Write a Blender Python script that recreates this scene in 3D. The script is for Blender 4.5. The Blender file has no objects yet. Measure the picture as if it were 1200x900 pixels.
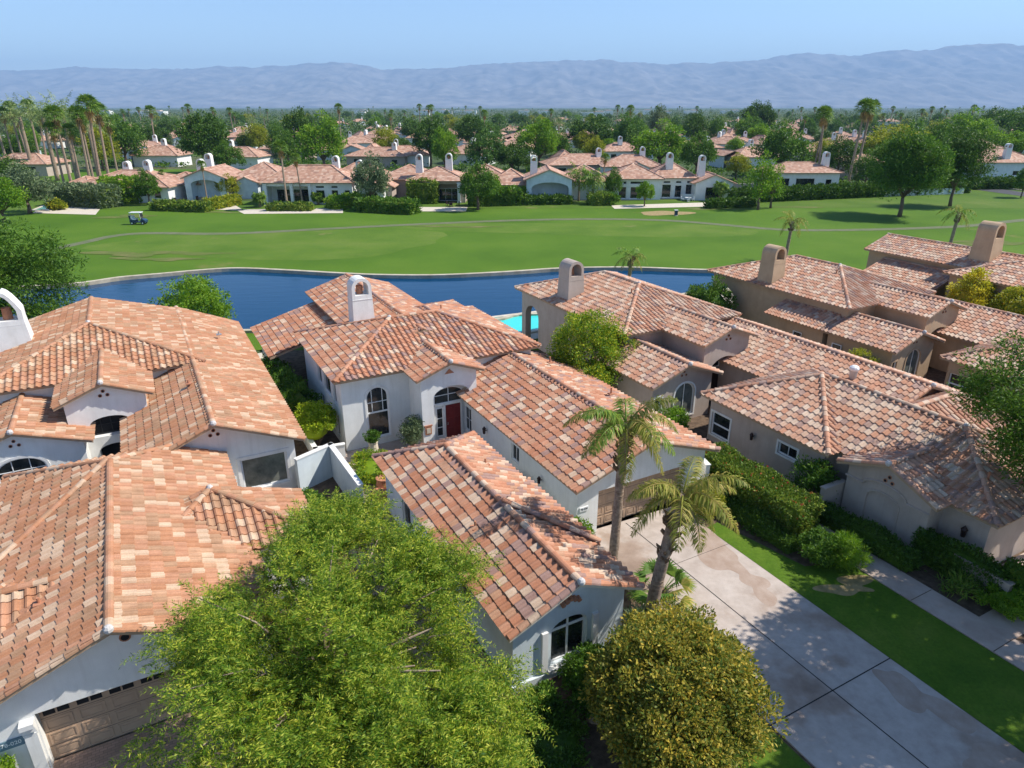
import bpy, bmesh, math, random
import numpy as np
from mathutils import Vector, Matrix
from mathutils.geometry import tessellate_polygon
random.seed(7); rng=np.random.default_rng(11)
scene=bpy.context.scene
col=scene.collection
PI=math.pi
# ------------------------------------------------------------ frame of the place
F=800.; H=17.5; TH=math.atan(325/F); ct,st=math.cos(TH),math.sin(TH)
HAZE=8e-5; SKY=(.85,.05,3.5,.14); SUN=4.9; EXPO=.50
ANG=math.radians(28.5); ca,sa=math.cos(ANG),math.sin(ANG)
def P(u,v,z=0.):
    "world x,y of the point at height z that the surveyed photo position names"
    a=(u-600)/F; b=(450-v)/F
    d=(a,ct+b*st,-st+b*ct); t=(z-H)/d[2]
    return (d[0]*t,d[1]*t)
def W(a,b): return (a*ca-b*sa,a*sa+b*ca)       # street frame (a across, b away) -> world
def Wv(a,b,z=0.): x,y=W(a,b); return Vector((x,y,z))
def L(u,v,z=0.):
    x,y=P(u,v,z); return (x*ca+y*sa,-x*sa+y*ca)
# ------------------------------------------------------------ materials
def nmat(name):
    m=bpy.data.materials.new(name); m.use_nodes=True
    nt=m.node_tree; b=nt.nodes['Principled BSDF']; return m,nt,b
def N(nt,t,**k):
    n=nt.nodes.new(t)
    for a,v in k.items():
        if a in n.inputs.keys() if hasattr(n.inputs,'keys') else False: n.inputs[a].default_value=v
        else: setattr(n,a,v)
    return n
def ramp(nt,stops,mode='LINEAR'):
    r=nt.nodes.new('ShaderNodeValToRGB'); cr=r.color_ramp; cr.interpolation=mode
    cr.elements[0].position=stops[0][0]; cr.elements[0].color=(*stops[0][1],1)
    cr.elements[1].position=stops[1][0]; cr.elements[1].color=(*stops[1][1],1)
    for p,c in stops[2:]:
        e=cr.elements.new(p); e.color=(*c,1)
    return r
def noisemat(name,c1,c2,scale=5,rough=.9,bump=0,detail=6,c3=None,bscale=None,spec=.3,obj=True,p=(.35,.65)):
    m,nt,b=nmat(name)
    tc=nt.nodes.new('ShaderNodeTexCoord'); nz=nt.nodes.new('ShaderNodeTexNoise')
    nz.inputs['Scale'].default_value=scale; nz.inputs['Detail'].default_value=detail; nz.inputs['Roughness'].default_value=.65
    nt.links.new(tc.outputs['Object'],nz.inputs['Vector'])
    st_=[(p[0],c1),(p[1],c2)]
    if c3: st_.append((min(.99,p[1]+.12),c3))
    r=ramp(nt,st_); nt.links.new(nz.outputs['Fac'],r.inputs['Fac'])
    nt.links.new(r.outputs['Color'],b.inputs['Base Color'])
    if 'stucco' in name or name=='trim_white':
        mp=nt.nodes.new('ShaderNodeMapping'); mp.inputs['Scale'].default_value=(3.2,3.2,.32); n4=nt.nodes.new('ShaderNodeTexNoise'); n4.inputs['Scale'].default_value=1; n4.inputs['Detail'].default_value=8; n4.inputs['Roughness'].default_value=.7
        nt.links.new(tc.outputs['Object'],mp.inputs['Vector']); nt.links.new(mp.outputs['Vector'],n4.inputs['Vector']); r4=ramp(nt,[(.30,(.78,.755,.72)),(.52,(1,1,1))]); nt.links.new(n4.outputs['Fac'],r4.inputs['Fac'])
        m4=nt.nodes.new('ShaderNodeMix'); m4.data_type='RGBA'; m4.blend_type='MULTIPLY'; m4.inputs['Factor'].default_value=.4; nt.links.new(r.outputs['Color'],m4.inputs['A']); nt.links.new(r4.outputs['Color'],m4.inputs['B']); nt.links.new(m4.outputs['Result'],b.inputs['Base Color'])
    b.inputs['Roughness'].default_value=rough; b.inputs['Specular IOR Level'].default_value=spec
    if bump:
        n2=nt.nodes.new('ShaderNodeTexNoise'); n2.inputs['Scale'].default_value=bscale or scale*8; n2.inputs['Detail'].default_value=4
        nt.links.new(tc.outputs['Object'],n2.inputs['Vector'])
        bp=nt.nodes.new('ShaderNodeBump'); bp.inputs['Strength'].default_value=bump; bp.inputs['Distance'].default_value=.03
        nt.links.new(n2.outputs['Fac'],bp.inputs['Height']); nt.links.new(bp.outputs['Normal'],b.inputs['Normal'])
    return m
def flatmat(name,c,rough=.6,metal=0,spec=.4):
    m,nt,b=nmat(name); b.inputs['Base Color'].default_value=(*c,1)
    b.inputs['Roughness'].default_value=rough; b.inputs['Metallic'].default_value=metal; b.inputs['Specular IOR Level'].default_value=spec
    return m
def tilemat(name,pal):
    m,nt,b=nmat(name)
    at=nt.nodes.new('ShaderNodeAttribute'); at.attribute_name='rnd'
    n=len(pal); stops=[]; acc=0
    for w,c in pal: stops.append((acc,c)); acc+=w
    r=ramp(nt,stops,'CONSTANT'); nt.links.new(at.outputs['Fac'],r.inputs['Fac'])
    tc=nt.nodes.new('ShaderNodeTexCoord'); nz=nt.nodes.new('ShaderNodeTexNoise'); nz.inputs['Scale'].default_value=1.3; nz.inputs['Detail'].default_value=9; nz.inputs['Roughness'].default_value=.7
    nt.links.new(tc.outputs['Object'],nz.inputs['Vector'])
    r2=ramp(nt,[(.3,(.80,.76,.73)),(.62,(1.12,1.10,1.08))]); nt.links.new(nz.outputs['Fac'],r2.inputs['Fac'])
    mx=nt.nodes.new('ShaderNodeMix'); mx.data_type='RGBA'; mx.blend_type='MULTIPLY'; mx.inputs['Factor'].default_value=1
    nt.links.new(r.outputs['Color'],mx.inputs['A']); nt.links.new(r2.outputs['Color'],mx.inputs['B'])
    n3=nt.nodes.new('ShaderNodeTexNoise'); n3.inputs['Scale'].default_value=30; n3.inputs['Detail'].default_value=3
    nt.links.new(tc.outputs['Object'],n3.inputs['Vector'])
    r3=ramp(nt,[(.35,(.86,.85,.84)),(.65,(1.05,1.05,1.05))]); nt.links.new(n3.outputs['Fac'],r3.inputs['Fac'])
    m2=nt.nodes.new('ShaderNodeMix'); m2.data_type='RGBA'; m2.blend_type='MULTIPLY'; m2.inputs['Factor'].default_value=1
    nt.links.new(mx.outputs['Result'],m2.inputs['A']); nt.links.new(r3.outputs['Color'],m2.inputs['B'])
    nt.links.new(m2.outputs['Result'],b.inputs['Base Color'])
    b.inputs['Roughness'].default_value=.75; b.inputs['Specular IOR Level'].default_value=.35
    return m
def leafmat(name,cols,trans=.35,rough=.55,spec=.3):
    cols=[(min(.6,c[0]*(1.1 if 'olive' in name else 1.65)),min(.6,c[1]*(1.2 if 'olive' in name else 1.5)),c[2]*1.1) for c in cols]
    m=bpy.data.materials.new(name); m.use_nodes=True; nt=m.node_tree; b=nt.nodes['Principled BSDF']; out=nt.nodes['Material Output']
    g=nt.nodes.new('ShaderNodeNewGeometry'); n=len(cols)
    r=ramp(nt,[(i/(n-1),c) for i,c in enumerate(cols)]); nt.links.new(g.outputs['Random Per Island'],r.inputs['Fac'])
    tc=nt.nodes.new('ShaderNodeTexCoord'); nz=nt.nodes.new('ShaderNodeTexNoise'); nz.inputs['Scale'].default_value=.9; nz.inputs['Detail'].default_value=3
    nt.links.new(tc.outputs['Object'],nz.inputs['Vector'])
    r2=ramp(nt,[(.35,(.72,.82,.75)),(.65,(1.2,1.15,1.0))]); nt.links.new(nz.outputs['Fac'],r2.inputs['Fac'])
    mx=nt.nodes.new('ShaderNodeMix'); mx.data_type='RGBA'; mx.blend_type='MULTIPLY'; mx.inputs['Factor'].default_value=1
    nt.links.new(r.outputs['Color'],mx.inputs['A']); nt.links.new(r2.outputs['Color'],mx.inputs['B'])
    nt.links.new(mx.outputs['Result'],b.inputs['Base Color']); b.inputs['Roughness'].default_value=rough; b.inputs['Specular IOR Level'].default_value=spec
    t=nt.nodes.new('ShaderNodeBsdfTranslucent'); nt.links.new(mx.outputs['Result'],t.inputs['Color'])
    ms=nt.nodes.new('ShaderNodeMixShader'); ms.inputs['Fac'].default_value=trans
    nt.links.new(b.outputs['BSDF'],ms.inputs[1]); nt.links.new(t.outputs['BSDF'],ms.inputs[2]); nt.links.new(ms.outputs['Shader'],out.inputs['Surface'])
    return m
M={}
OR=(.42,.185,.095); SAL=(.55,.27,.17); CRM=(.66,.47,.33); MAU=(.27,.16,.125); RUST=(.36,.13,.065); PEACH=(.55,.33,.21)
M['tile_orange']=tilemat('tile_orange',[(.28,(.42,.205,.11)),(.24,(.455,.235,.14)),(.14,(.48,.285,.175)),(.15,(.55,.40,.28)),(.19,(.395,.235,.14))])
M['tile_blend']=tilemat('tile_blend',[(.27,(.44,.20,.115)),(.19,(.49,.25,.155)),(.16,(.46,.26,.165)),(.15,(.56,.42,.31)),(.17,(.33,.205,.17)),(.06,(.40,.18,.10))])
M['tile_pink']=tilemat('tile_pink',[(.27,(.47,.24,.15)),(.24,(.50,.29,.195)),(.19,(.53,.36,.26)),(.16,(.58,.445,.34)),(.14,(.36,.235,.19))])
M['tile_far']=tilemat('tile_far',[(.35,(.46,.26,.18)),(.3,(.52,.32,.23)),(.2,(.58,.40,.30)),(.15,(.38,.22,.16))])
M['mortar']=noisemat('mortar',(.45,.42,.4),(.6,.57,.54),20)
M['fascia']=noisemat('fascia',(.36,.25,.16),(.44,.31,.2),3)
M['fascia_white']=noisemat('fascia_white',(.55,.47,.36),(.62,.54,.42),3)
M['stucco_white']=noisemat('stucco_white',(.74,.735,.70),(.82,.81,.775),1.2,.9,.25,bscale=60)
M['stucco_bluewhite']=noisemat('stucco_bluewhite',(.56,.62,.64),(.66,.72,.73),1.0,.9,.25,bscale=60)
M['stucco_beige']=noisemat('stucco_beige',(.41,.335,.28),(.48,.395,.335),1.0,.9,.25,bscale=60)
M['stucco_tan']=noisemat('stucco_tan',(.44,.31,.195),(.52,.37,.235),1.0,.9,.25,bscale=60)
M['trim_white']=noisemat('trim_white',(.70,.69,.66),(.78,.77,.74),2,.7)
M['frame_white']=flatmat('frame_white',(.78,.78,.77),.4)
M['frame_dark']=flatmat('frame_dark',(.03,.03,.03),.4)
M['dark']=flatmat('dark',(.02,.018,.016),.8)
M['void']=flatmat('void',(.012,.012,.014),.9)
M['red_door']=noisemat('red_door',(.17,.018,.018),(.22,.025,.022),3,.4)
M['garage_tan']=noisemat('garage_tan',(.42,.285,.19),(.47,.325,.22),2,.6)
M['metal_dark']=flatmat('metal_dark',(.05,.03,.025),.45,.6)
M['pipe']=noisemat('pipe',(.40,.17,.09),(.48,.22,.13),8)
M['pipe_grey']=flatmat('pipe_grey',(.45,.45,.45),.4,.5)
M['plaque']=noisemat('plaque',(.35,.11,.05),(.55,.28,.15),14)
M['glass_reflection']=noisemat('glass_reflection',(.07,.08,.07),(.20,.21,.18),1.2,.08,spec=.6)  # mottled grey colour imitates reflections in the window panes
M['letter']=flatmat('letter',(.75,.77,.75),.5)
M['sign_blue']=flatmat('sign_blue',(.12,.20,.25),.5)
def glassmat():
    m,nt,b=nmat('glass'); tc=nt.nodes.new('ShaderNodeTexCoord'); nz=nt.nodes.new('ShaderNodeTexNoise'); nz.inputs['Scale'].default_value=1.6
    nt.links.new(tc.outputs['Object'],nz.inputs['Vector'])
    r=ramp(nt,[(.35,(.008,.010,.012)),(.6,(.03,.035,.035)),(.75,(.09,.08,.065))]); nt.links.new(nz.outputs['Fac'],r.inputs['Fac'])
    nt.links.new(r.outputs['Color'],b.inputs['Base Color']); b.inputs['Roughness'].default_value=.06; b.inputs['Specular IOR Level'].default_value=.6
    return m
M['glass']=glassmat()
M['bark']=noisemat('bark',(.10,.07,.05),(.22,.16,.11),9,.95,.6,bscale=30)
M['bark_pale']=noisemat('bark_pale',(.24,.18,.13),(.38,.30,.22),9,.95,.6,bscale=30)
M['palm_bark']=noisemat('palm_bark',(.20,.14,.10),(.40,.30,.22),7,.95,.6,bscale=25)
M['boots']=noisemat('boots',(.10,.06,.035),(.28,.18,.11),6,.95,.6)
M['leaf_mesquite']=leafmat('leaf_mesquite',[(.028,.08,.012),(.065,.145,.016),(.115,.205,.02),(.19,.275,.032),(.29,.345,.055),(.42,.41,.085)],.48)
M['leaf_lemon']=leafmat('leaf_lemon',[(.05,.095,.018),(.10,.14,.03),(.24,.215,.045),(.40,.29,.06),(.07,.12,.022),(.48,.33,.08)],.4)
M['leaf_citrus']=leafmat('leaf_citrus',[(.05,.12,.012),(.10,.20,.015),(.20,.28,.02),(.32,.32,.03)],.38)
M['leaf_lime']=leafmat('leaf_lime',[(.14,.25,.015),(.26,.36,.02),(.38,.44,.04)],.4)
M['leaf_dark']=leafmat('leaf_dark',[(.022,.06,.010),(.045,.10,.014),(.075,.14,.02)],.25)
M['leaf_mid']=leafmat('leaf_mid',[(.03,.085,.012),(.06,.135,.018),(.10,.18,.025)],.35)
M['leaf_bright']=leafmat('leaf_bright',[(.06,.15,.012),(.11,.22,.018),(.17,.27,.025)],.4)
M['leaf_yellow']=leafmat('leaf_yellow',[(.12,.17,.015),(.20,.24,.02),(.28,.27,.03)],.4)
M['leaf_gold']=leafmat('leaf_gold',[(.20,.20,.02),(.38,.34,.03),(.50,.42,.05)],.4)
M['leaf_olive']=leafmat('leaf_olive',[(.09,.12,.06),(.15,.18,.10),(.22,.25,.15)],.3)
M['leaf_blue']=leafmat('leaf_blue',[(.04,.10,.025),(.065,.14,.035),(.10,.18,.045)],.3)
M['leaf_hedge']=leafmat('leaf_hedge',[(.03,.08,.012),(.07,.14,.02),(.14,.21,.03),(.10,.15,.03),(.16,.19,.05)],.3)
M['leaf_red']=leafmat('leaf_red',[(.25,.03,.03),(.40,.06,.05),(.30,.12,.05)],.3)
M['palm_leaf']=leafmat('palm_leaf',[(.06,.14,.025),(.11,.20,.035),(.20,.26,.06)],.4)
M['palm_gold']=leafmat('palm_gold',[(.11,.16,.03),(.19,.21,.05),(.30,.25,.11)],.4)
M['palm_fan']=leafmat('palm_fan',[(.05,.12,.02),(.09,.17,.03),(.14,.21,.04)],.3)
M['palm_date']=leafmat('palm_date',[(.10,.15,.07),(.15,.21,.10),(.20,.26,.14)],.3)
M['palm_dry']=leafmat('palm_dry',[(.22,.14,.07),(.34,.24,.13),(.16,.09,.05)],.2)
# ------------------------------------------------------------ object helpers
def tag(o,label=None,cat=None,group=None,kind=None):
    if label: o['label']=label
    if cat: o['category']=cat
    if group: o['group']=group
    if kind: o['kind']=kind
    return o
def empty(name,loc,rz=0,label=None,cat=None,group=None,sc=None):
    o=bpy.data.objects.new(name,None); col.objects.link(o); o.location=loc; o.rotation_euler=(0,0,rz); o.empty_display_size=.3
    if sc: o.scale=(sc,sc,sc) if not isinstance(sc,tuple) else sc
    return tag(o,label,cat,group)
class G:
    def __init__(s): s.v=[]; s.f=[]; s.m=[]; s.r=[]; s.mats=[]
    def mi(s,m):
        if m not in s.mats: s.mats.append(m)
        return s.mats.index(m)
    def add(s,vs,fs,m,r=None):
        o=len(s.v); k=s.mi(m); s.v.extend([tuple(v) for v in vs])
        for i,f in enumerate(fs):
            s.f.append([o+j for j in f]); s.m.append(k); s.r.append(random.random() if r is None else (r if not hasattr(r,'__len__') else r[i]))
    def box(s,c,d,m,rz=0,r=0.,bev=0):
        x,y,z=[t/2 for t in d]; R=Matrix.Rotation(rz,3,'Z'); c=Vector(c)
        vs=[R@Vector((sx*x,sy*y,sz*z))+c for sx in(-1,1) for sy in(-1,1) for sz in(-1,1)]
        s.add(vs,[(0,1,3,2),(4,6,7,5),(0,4,5,1),(2,3,7,6),(0,2,6,4),(1,5,7,3)],m,r)
    def tube(s,pts,rads,m,n=8,cap=True):
        pts=[Vector(p) for p in pts]; vs=[];fs=[]
        for i,p in enumerate(pts):
            d=(pts[min(i+1,len(pts)-1)]-pts[max(i-1,0)]); d=d.normalized() if d.length>1e-6 else Vector((0,0,1))
            x=d.cross(Vector((.13,.97,.21))).normalized(); y=d.cross(x)
            r=rads[i] if hasattr(rads,'__len__') else rads
            for k in range(n):
                t=2*PI*k/n; vs.append(p+x*math.cos(t)*r+y*math.sin(t)*r)
        for i in range(len(pts)-1):
            for k in range(n): fs.append((i*n+k,i*n+(k+1)%n,(i+1)*n+(k+1)%n,(i+1)*n+k))
        if cap: fs.append(tuple(range(n))[::-1]); fs.append(tuple((len(pts)-1)*n+k for k in range(n)))
        s.add(vs,fs,m,.5)
    def sph(s,c,r,m,nu=8,nv=5,sc=(1,1,1)):
        vs=[];fs=[]
        for i in range(nv+1):
            p=PI*i/nv
            for k in range(nu):
                t=2*PI*k/nu; vs.append((c[0]+r*sc[0]*math.sin(p)*math.cos(t),c[1]+r*sc[1]*math.sin(p)*math.sin(t),c[2]+r*sc[2]*math.cos(p)))
        for i in range(nv):
            for k in range(nu): fs.append((i*nu+k,i*nu+(k+1)%nu,(i+1)*nu+(k+1)%nu,(i+1)*nu+k))
        s.add(vs,fs,m,.5)
    def prism(s,loop,vec,m):
        n=len(loop); vec=Vector(vec); vs=[Vector(p) for p in loop]+[Vector(p)+vec for p in loop]
        fs=[tuple(range(n)),tuple(range(n,2*n))[::-1]]+[(i,(i+1)%n,n+(i+1)%n,n+i) for i in range(n)]
        s.add(vs,fs,m,.5)
    def build(s,name,parent=None,smooth=False):
        me=bpy.data.meshes.new(name); me.from_pydata(s.v,[],s.f)
        for k in s.mats: me.materials.append(M[k] if isinstance(k,str) else k)
        me.polygons.foreach_set('material_index',s.m)
        at=me.attributes.new('rnd','FLOAT','FACE'); at.data.foreach_set('value',s.r)
        if smooth: me.polygons.foreach_set('use_smooth',[True]*len(s.f))
        me.update(); o=bpy.data.objects.new(name,me); col.objects.link(o)
        if parent: o.parent=parent
        return o
def copytree(o,parent=None):
    c=o.copy(); col.objects.link(c); c.parent=parent
    for ch in o.children: 
        if ch!=c: copytree(ch,c)
    return c
# ------------------------------------------------------------ tiled roofs
PROF={6:[(0,.0),(.12,.05),(.31,.078),(.5,.05),(.62,.0),(.81,-.012),(1,.0)],4:[(0,0),(.17,.06),(.45,.06),(.62,0),(1,0)],0:[(0,0),(1,0)]}
def tile_plane(g,poly,seg,mat,tw=.30,tc=.38):
    poly=[Vector(p) for p in poly]; zs=[p.z for p in poly]; zm=min(zs)
    n=(poly[1]-poly[0]).cross(poly[2]-poly[0]).normalized()
    if n.z<0: n=-n
    if abs(n.z)>.999: return
    e=Vector((0,0,1)).cross(n).normalized()         # along the eave
    u=n.cross(e).normalized()
    if u.z<0: u=-u
    o=min(poly,key=lambda p:p.z)
    S=[(p-o).dot(e) for p in poly]; T=[(p-o).dot(u) for p in poly]
    s0,s1,t1=min(S),max(S),max(T); ov=.07 if seg else .02
    nc=int((s1-s0)/tw)+2; nr=int((t1+ov)/tc)+1
    pr=PROF[seg]; K=len(pr); lift=.045 if seg else .03
    ii,jj=np.meshgrid(np.arange(nc),np.arange(nr)); ii=ii.ravel(); jj=jj.ravel(); nt_=len(ii)
    if seg: rows=[(0,-.035),(0,lift),(tc+.02,.004)]
    else: rows=[(0,lift),(tc,.0)]
    R=len(rows)
    px=np.array([p[0] for p in pr]); ph=np.array([p[1] for p in pr])
    jit=rng.uniform(-.012,.012,nt_) if seg else np.zeros(nt_)
    sc=(s0+ii*tw)[:,None,None]+px[None,None,:]*tw+np.zeros((1,R,1))
    tt=(-ov+jj*tc+jit)[:,None,None]+np.array([r[0] for r in rows])[None,:,None]+np.zeros((1,1,K))
    hh=ph[None,None,:]+np.array([r[1] for r in rows])[None,:,None]+jit[:,None,None]*.5
    if not seg: hh=hh*1.0
    E_=np.array(e);U_=np.array(u);N_=np.array(n);O_=np.array(o)
    V=(O_+sc[...,None]*E_+tt[...,None]*U_+hh[...,None]*N_).reshape(-1,3)
    base=(np.arange(nt_)*R*K)[:,None,None]; r_=np.arange(R-1)[None,:,None]; k_=np.arange(K-1)[None,None,:]
    a=base+r_*K+k_; Fc=np.stack([a,a+1,a+1+K,a+K],-1).reshape(-1,4)
    rv=np.repeat(rng.random(nt_),(R-1)*(K-1))
    # drop tiles fully outside the polygon
    P2=[((p-o).dot(e),(p-o).dot(u)) for p in poly]
    area=sum(P2[i][0]*P2[(i+1)%len(P2)][1]-P2[(i+1)%len(P2)][0]*P2[i][1] for i in range(len(P2)))
    if area<0: P2=P2[::-1]
    cx=sc.mean(axis=(1,2)); cy=tt.mean(axis=(1,2)); keep=np.ones(nt_,bool); inside=np.ones(nt_,bool); edges=[]
    for i in range(len(P2)):
        (x0,y0),(x1,y1)=P2[i],P2[(i+1)%len(P2)]; l=math.hypot(x1-x0,y1-y0)
        if l<1e-4: continue
        nx,ny=(y1-y0)/l,-(x1-x0)/l          # outward for ccw
        off=ov if (abs(y0)<.02 and abs(y1)<.02) else 0
        d=(cx-x0)*nx+(cy-y0)*ny-off
        keep&=d<.32; inside&=d<-.32; edges.append((x0,y0,nx,ny,off))
    fk=np.repeat(keep&inside,(R-1)*(K-1)); fb=np.repeat(keep&~inside,(R-1)*(K-1))
    def emit(VV,FF,RR):
        o_=len(g.v); k=g.mi(mat); g.v.extend(map(tuple,VV.tolist())); g.f.extend((FF+o_).tolist()); g.m.extend([k]*len(FF)); g.r.extend(RR.tolist())
    def compact(mask):
        Fs=Fc[mask]
        if len(Fs)==0: return None
        us,inv=np.unique(Fs,return_inverse=True); return V[us],inv.reshape(Fs.shape),rv[mask]
    c=compact(fk)
    if c: emit(*c)
    c=compact(fb)
    if c:
        me=bpy.data.meshes.new('t'); me.from_pydata(c[0].tolist(),[],c[1].tolist())
        at=me.attributes.new('rnd','FLOAT','FACE'); at.data.foreach_set('value',c[2].tolist())
        bm=bmesh.new(); bm.from_mesh(me)
        for x0,y0,nx,ny,off in edges:
            pn=(e*nx+u*ny).normalized(); co=o+e*x0+u*y0+pn*off
            if off==0:
                pnh=pn.copy()
                pnh=(pn-n*pn.dot(n)).normalized()
                # vertical cutting plane through the edge
                ed=e*(-ny)+u*nx; pnh=ed.cross(Vector((0,0,1))); 
                if pnh.length<1e-4: pnh=pn
                pnh.normalize()
                if pnh.dot(pn)<0: pnh=-pnh
                pn=pnh
            bmesh.ops.bisect_plane(bm,geom=bm.verts[:]+bm.edges[:]+bm.faces[:],plane_co=co,plane_no=pn,clear_outer=True)
        lay=bm.faces.layers.float.get('rnd')
        bm.verts.index_update(); o_=len(g.v); k=g.mi(mat)
        g.v.extend([tuple(v.co) for v in bm.verts])
        for f in bm.faces: g.f.append([v.index+o_ for v in f.verts]); g.m.append(k); g.r.append(f[lay])
        bm.free(); bpy.data.meshes.remove(me)
def deck(g,poly,mat,th=.13):
    vs=[Vector(p)-Vector((0,0,.012)) for p in poly]; g.prism(vs,(0,0,-th),mat)
def cap(g,p,q,mat,r=.12,seg=6,step=.40,lift=.035,ball=False):
    p=Vector(p)+Vector((0,0,lift)); q=Vector(q)+Vector((0,0,lift))
    d=q-p; ln=d.length
    if ln<.1: return
    n=max(1,int(round(ln/step))); d=d/ln
    x=d.cross(Vector((0,0,1))).normalized(); y=x.cross(d).normalized()
    for i in range(n):
        a=p+d*(ln*i/n-.01); b=p+d*(ln*(i+1)/n+.05); ra,rb=r*1.08,r*.9; vs=[]
        j=Vector((0,0,random.uniform(-.006,.006)))
        for c,rr in((a,ra),(b,rb)):
            for k in range(seg+1):
                t=PI*k/seg; vs.append(c+j+x*math.cos(t)*rr+y*(math.sin(t)*rr*.85-.03))
        fs=[(k,k+1,seg+2+k,seg+1+k) for k in range(seg)]+[tuple(range(seg+1)),tuple(range(seg+1,2*seg+2))]
        g.add(vs,fs,mat,random.random())
    if ball: g.sph(q,r*1.05,'mortar')
def vol_polys(v):
    a0,a1,b0,b1=v['r']; ze,zr=v['z']; ax=v.get('ax','b'); e0,e1=v['e']
    if ax=='b': p0,p1,q0,q1=a0,a1,b0,b1; mp=lambda p,q,z:Vector((p,q,z))
    else: p0,p1,q0,q1=b0,b1,a0,a1; mp=lambda p,q,z:Vector((q,p,z))
    h=(p1-p0)/2; pm=(p0+p1)/2
    qs=q0+(h if e0=='h' else 0); qe=q1-(h if e1=='h' else 0)
    if qs>qe: qs=qe=(qs+qe)/2
    polys=[[mp(p0,q0,ze),mp(pm,qs,zr),mp(pm,qe,zr),mp(p0,q1,ze)],[mp(p1,q0,ze),mp(pm,qs,zr),mp(pm,qe,zr),mp(p1,q1,ze)]]
    if qe-qs<.02: polys=[[mp(p0,q0,ze),mp(pm,qs,zr),mp(p0,q1,ze)],[mp(p1,q0,ze),mp(pm,qs,zr),mp(p1,q1,ze)]]
    caps=[]
    if qe-qs>.1: caps.append((mp(pm,qe,zr),mp(pm,qs,zr),'ridge'))
    for e,q,qq,sg in((e0,q0,qs,1),(e1,q1,qe,-1)):
        if e=='h':
            polys.append([mp(p0,q,ze),mp(p1,q,ze),mp(pm,qq,zr)])
            caps+=[(mp(p0,q,ze),mp(pm,qq,zr),'hip'),(mp(p1,q,ze),mp(pm,qq,zr),'hip')]
        elif e=='g':
            qi=q+sg*.09
            caps+=[(mp(p0,qi,ze),mp(pm,qi,zr),'rake'),(mp(p1,qi,ze),mp(pm,qi,zr),'rake')]
    return polys,caps
ARCHN=10
def loop_shape(w,h,arch):
    "closed 2D loop, origin bottom centre; arch = rise of the curved head"
    L_=[(-w/2,0),(w/2,0),(w/2,h-arch)]
    if arch>0:
        for k in range(1,ARCHN): t=PI*k/ARCHN; L_.append((w/2*math.cos(t),h-arch+arch*math.sin(t)))
    L_.append((-w/2,h-arch)); return L_
def facet(g,o,s,n,outline,wins,mat):
    Z=Vector((0,0,1)); to=lambda p,d=0: o+s*p[0]+Z*p[1]-n*d
    loops=[outline]+[[(w['c']+x,w['z0']+z) for x,z in loop_shape(w['w'],w['h'],w.get('arch',0))] for w in wins]
    flat=[p for l in loops for p in l]
    tris=tessellate_polygon([[Vector((x,z,0)) for x,z in l] for l in loops])
    g.add([to(p) for p in flat],[tuple(t) for t in tris],mat,.5)
    for w,l in zip(wins,loops[1:]):
        d=w.get('d',.14); m=len(l)
        g.add([to(p) for p in l]+[to(p,d) for p in l],[(i,(i+1)%m,m+(i+1)%m,m+i) for i in range(m)],mat,.5)
        if w.get('back'): g.add([to(p,d) for p in l],[tuple(range(m))],w.get('backmat',mat),.5)
        tr=w.get('trim',0)
        if tr:
            oc=[(w['c']+x*(w['w']+2*tr)/w['w'],w['z0']-tr+z*(w['h']+2*tr)/w['h']) for x,z in loop_shape(w['w'],w['h'],w.get('arch',0))]
            vs=[to(p,-.04) for p in l]+[to(p,-.04) for p in oc]+[to(p,0) for p in l]+[to(p,0) for p in oc]
            fs=[(i,(i+1)%m,m+(i+1)%m,m+i) for i in range(m)]+[(m+i,m+(i+1)%m,3*m+(i+1)%m,3*m+i) for i in range(m)]+[(i,(i+1)%m,2*m+(i+1)%m,2*m+i) for i in range(m)]
            g.add(vs,fs,w.get('trimmat',mat),.5)
def window_parts(parent,o,s,n,w):
    "one window: frame mesh with its pane as a child"
    k=w.get('kind','win')
    if k in('open','none'): return
    Z=Vector((0,0,1)); d=w.get('d',.14)-.02
    c=w['c']; z0=w['z0']; to=lambda x,z,dd: o+s*(c+x)+Z*(z0+z)-n*dd
    W_,H_,A_=w['w'],w['h'],w.get('arch',0); fw=w.get('fw',.07); l=loop_shape(W_,H_,A_); m=len(l)
    inn=[(x*(W_-2*fw)/W_,fw+z*(H_-2*fw)/H_) for x,z in l]
    g=G(); fm=w.get('fm','frame_white')
    vs=[to(x,z,d-.06) for x,z in l]+[to(x,z,d-.06) for x,z in inn]+[to(x,z,d) for x,z in inn]
    g.add(vs,[(i,(i+1)%m,m+(i+1)%m,m+i) for i in range(m)]+[(m+i,m+(i+1)%m,2*m+(i+1)%m,2*m+i) for i in range(m)],fm,.5)
    def bar(x0,z0_,x1,z1,t=.035,dd=d-.045):
        p,q=to(x0,z0_,dd),to(x1,z1,dd); dr=(q-p).normalized(); sd=dr.cross(n).normalized()*t/2
        g.prism([p-sd,p+sd,q+sd,q-sd],-n*.03,fm)
    for x in w.get('vx',[]):       # vertical bars
        zt=H_-fw
        if A_>0: zt=H_-A_+A_*math.sqrt(max(0,1-(2*x/W_)**2))-fw
        bar(x,w.get('vfrom',fw),x,zt,w.get('bt',.035))
    for z in w.get('vz',[]): bar(-W_/2+fw,z,W_/2-fw,z,w.get('bt',.035))
    for z in w.get('rail',[]): bar(-W_/2+fw,z,W_/2-fw,z,.09)
    fr=g.build(w.get('name','window'),parent)
    g=G(); g.add([to(x,z,d-.01) for x,z in inn],[tuple(range(m))],w.get('pm','glass'),.5); g.build('pane',fr)
    return fr
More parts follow.
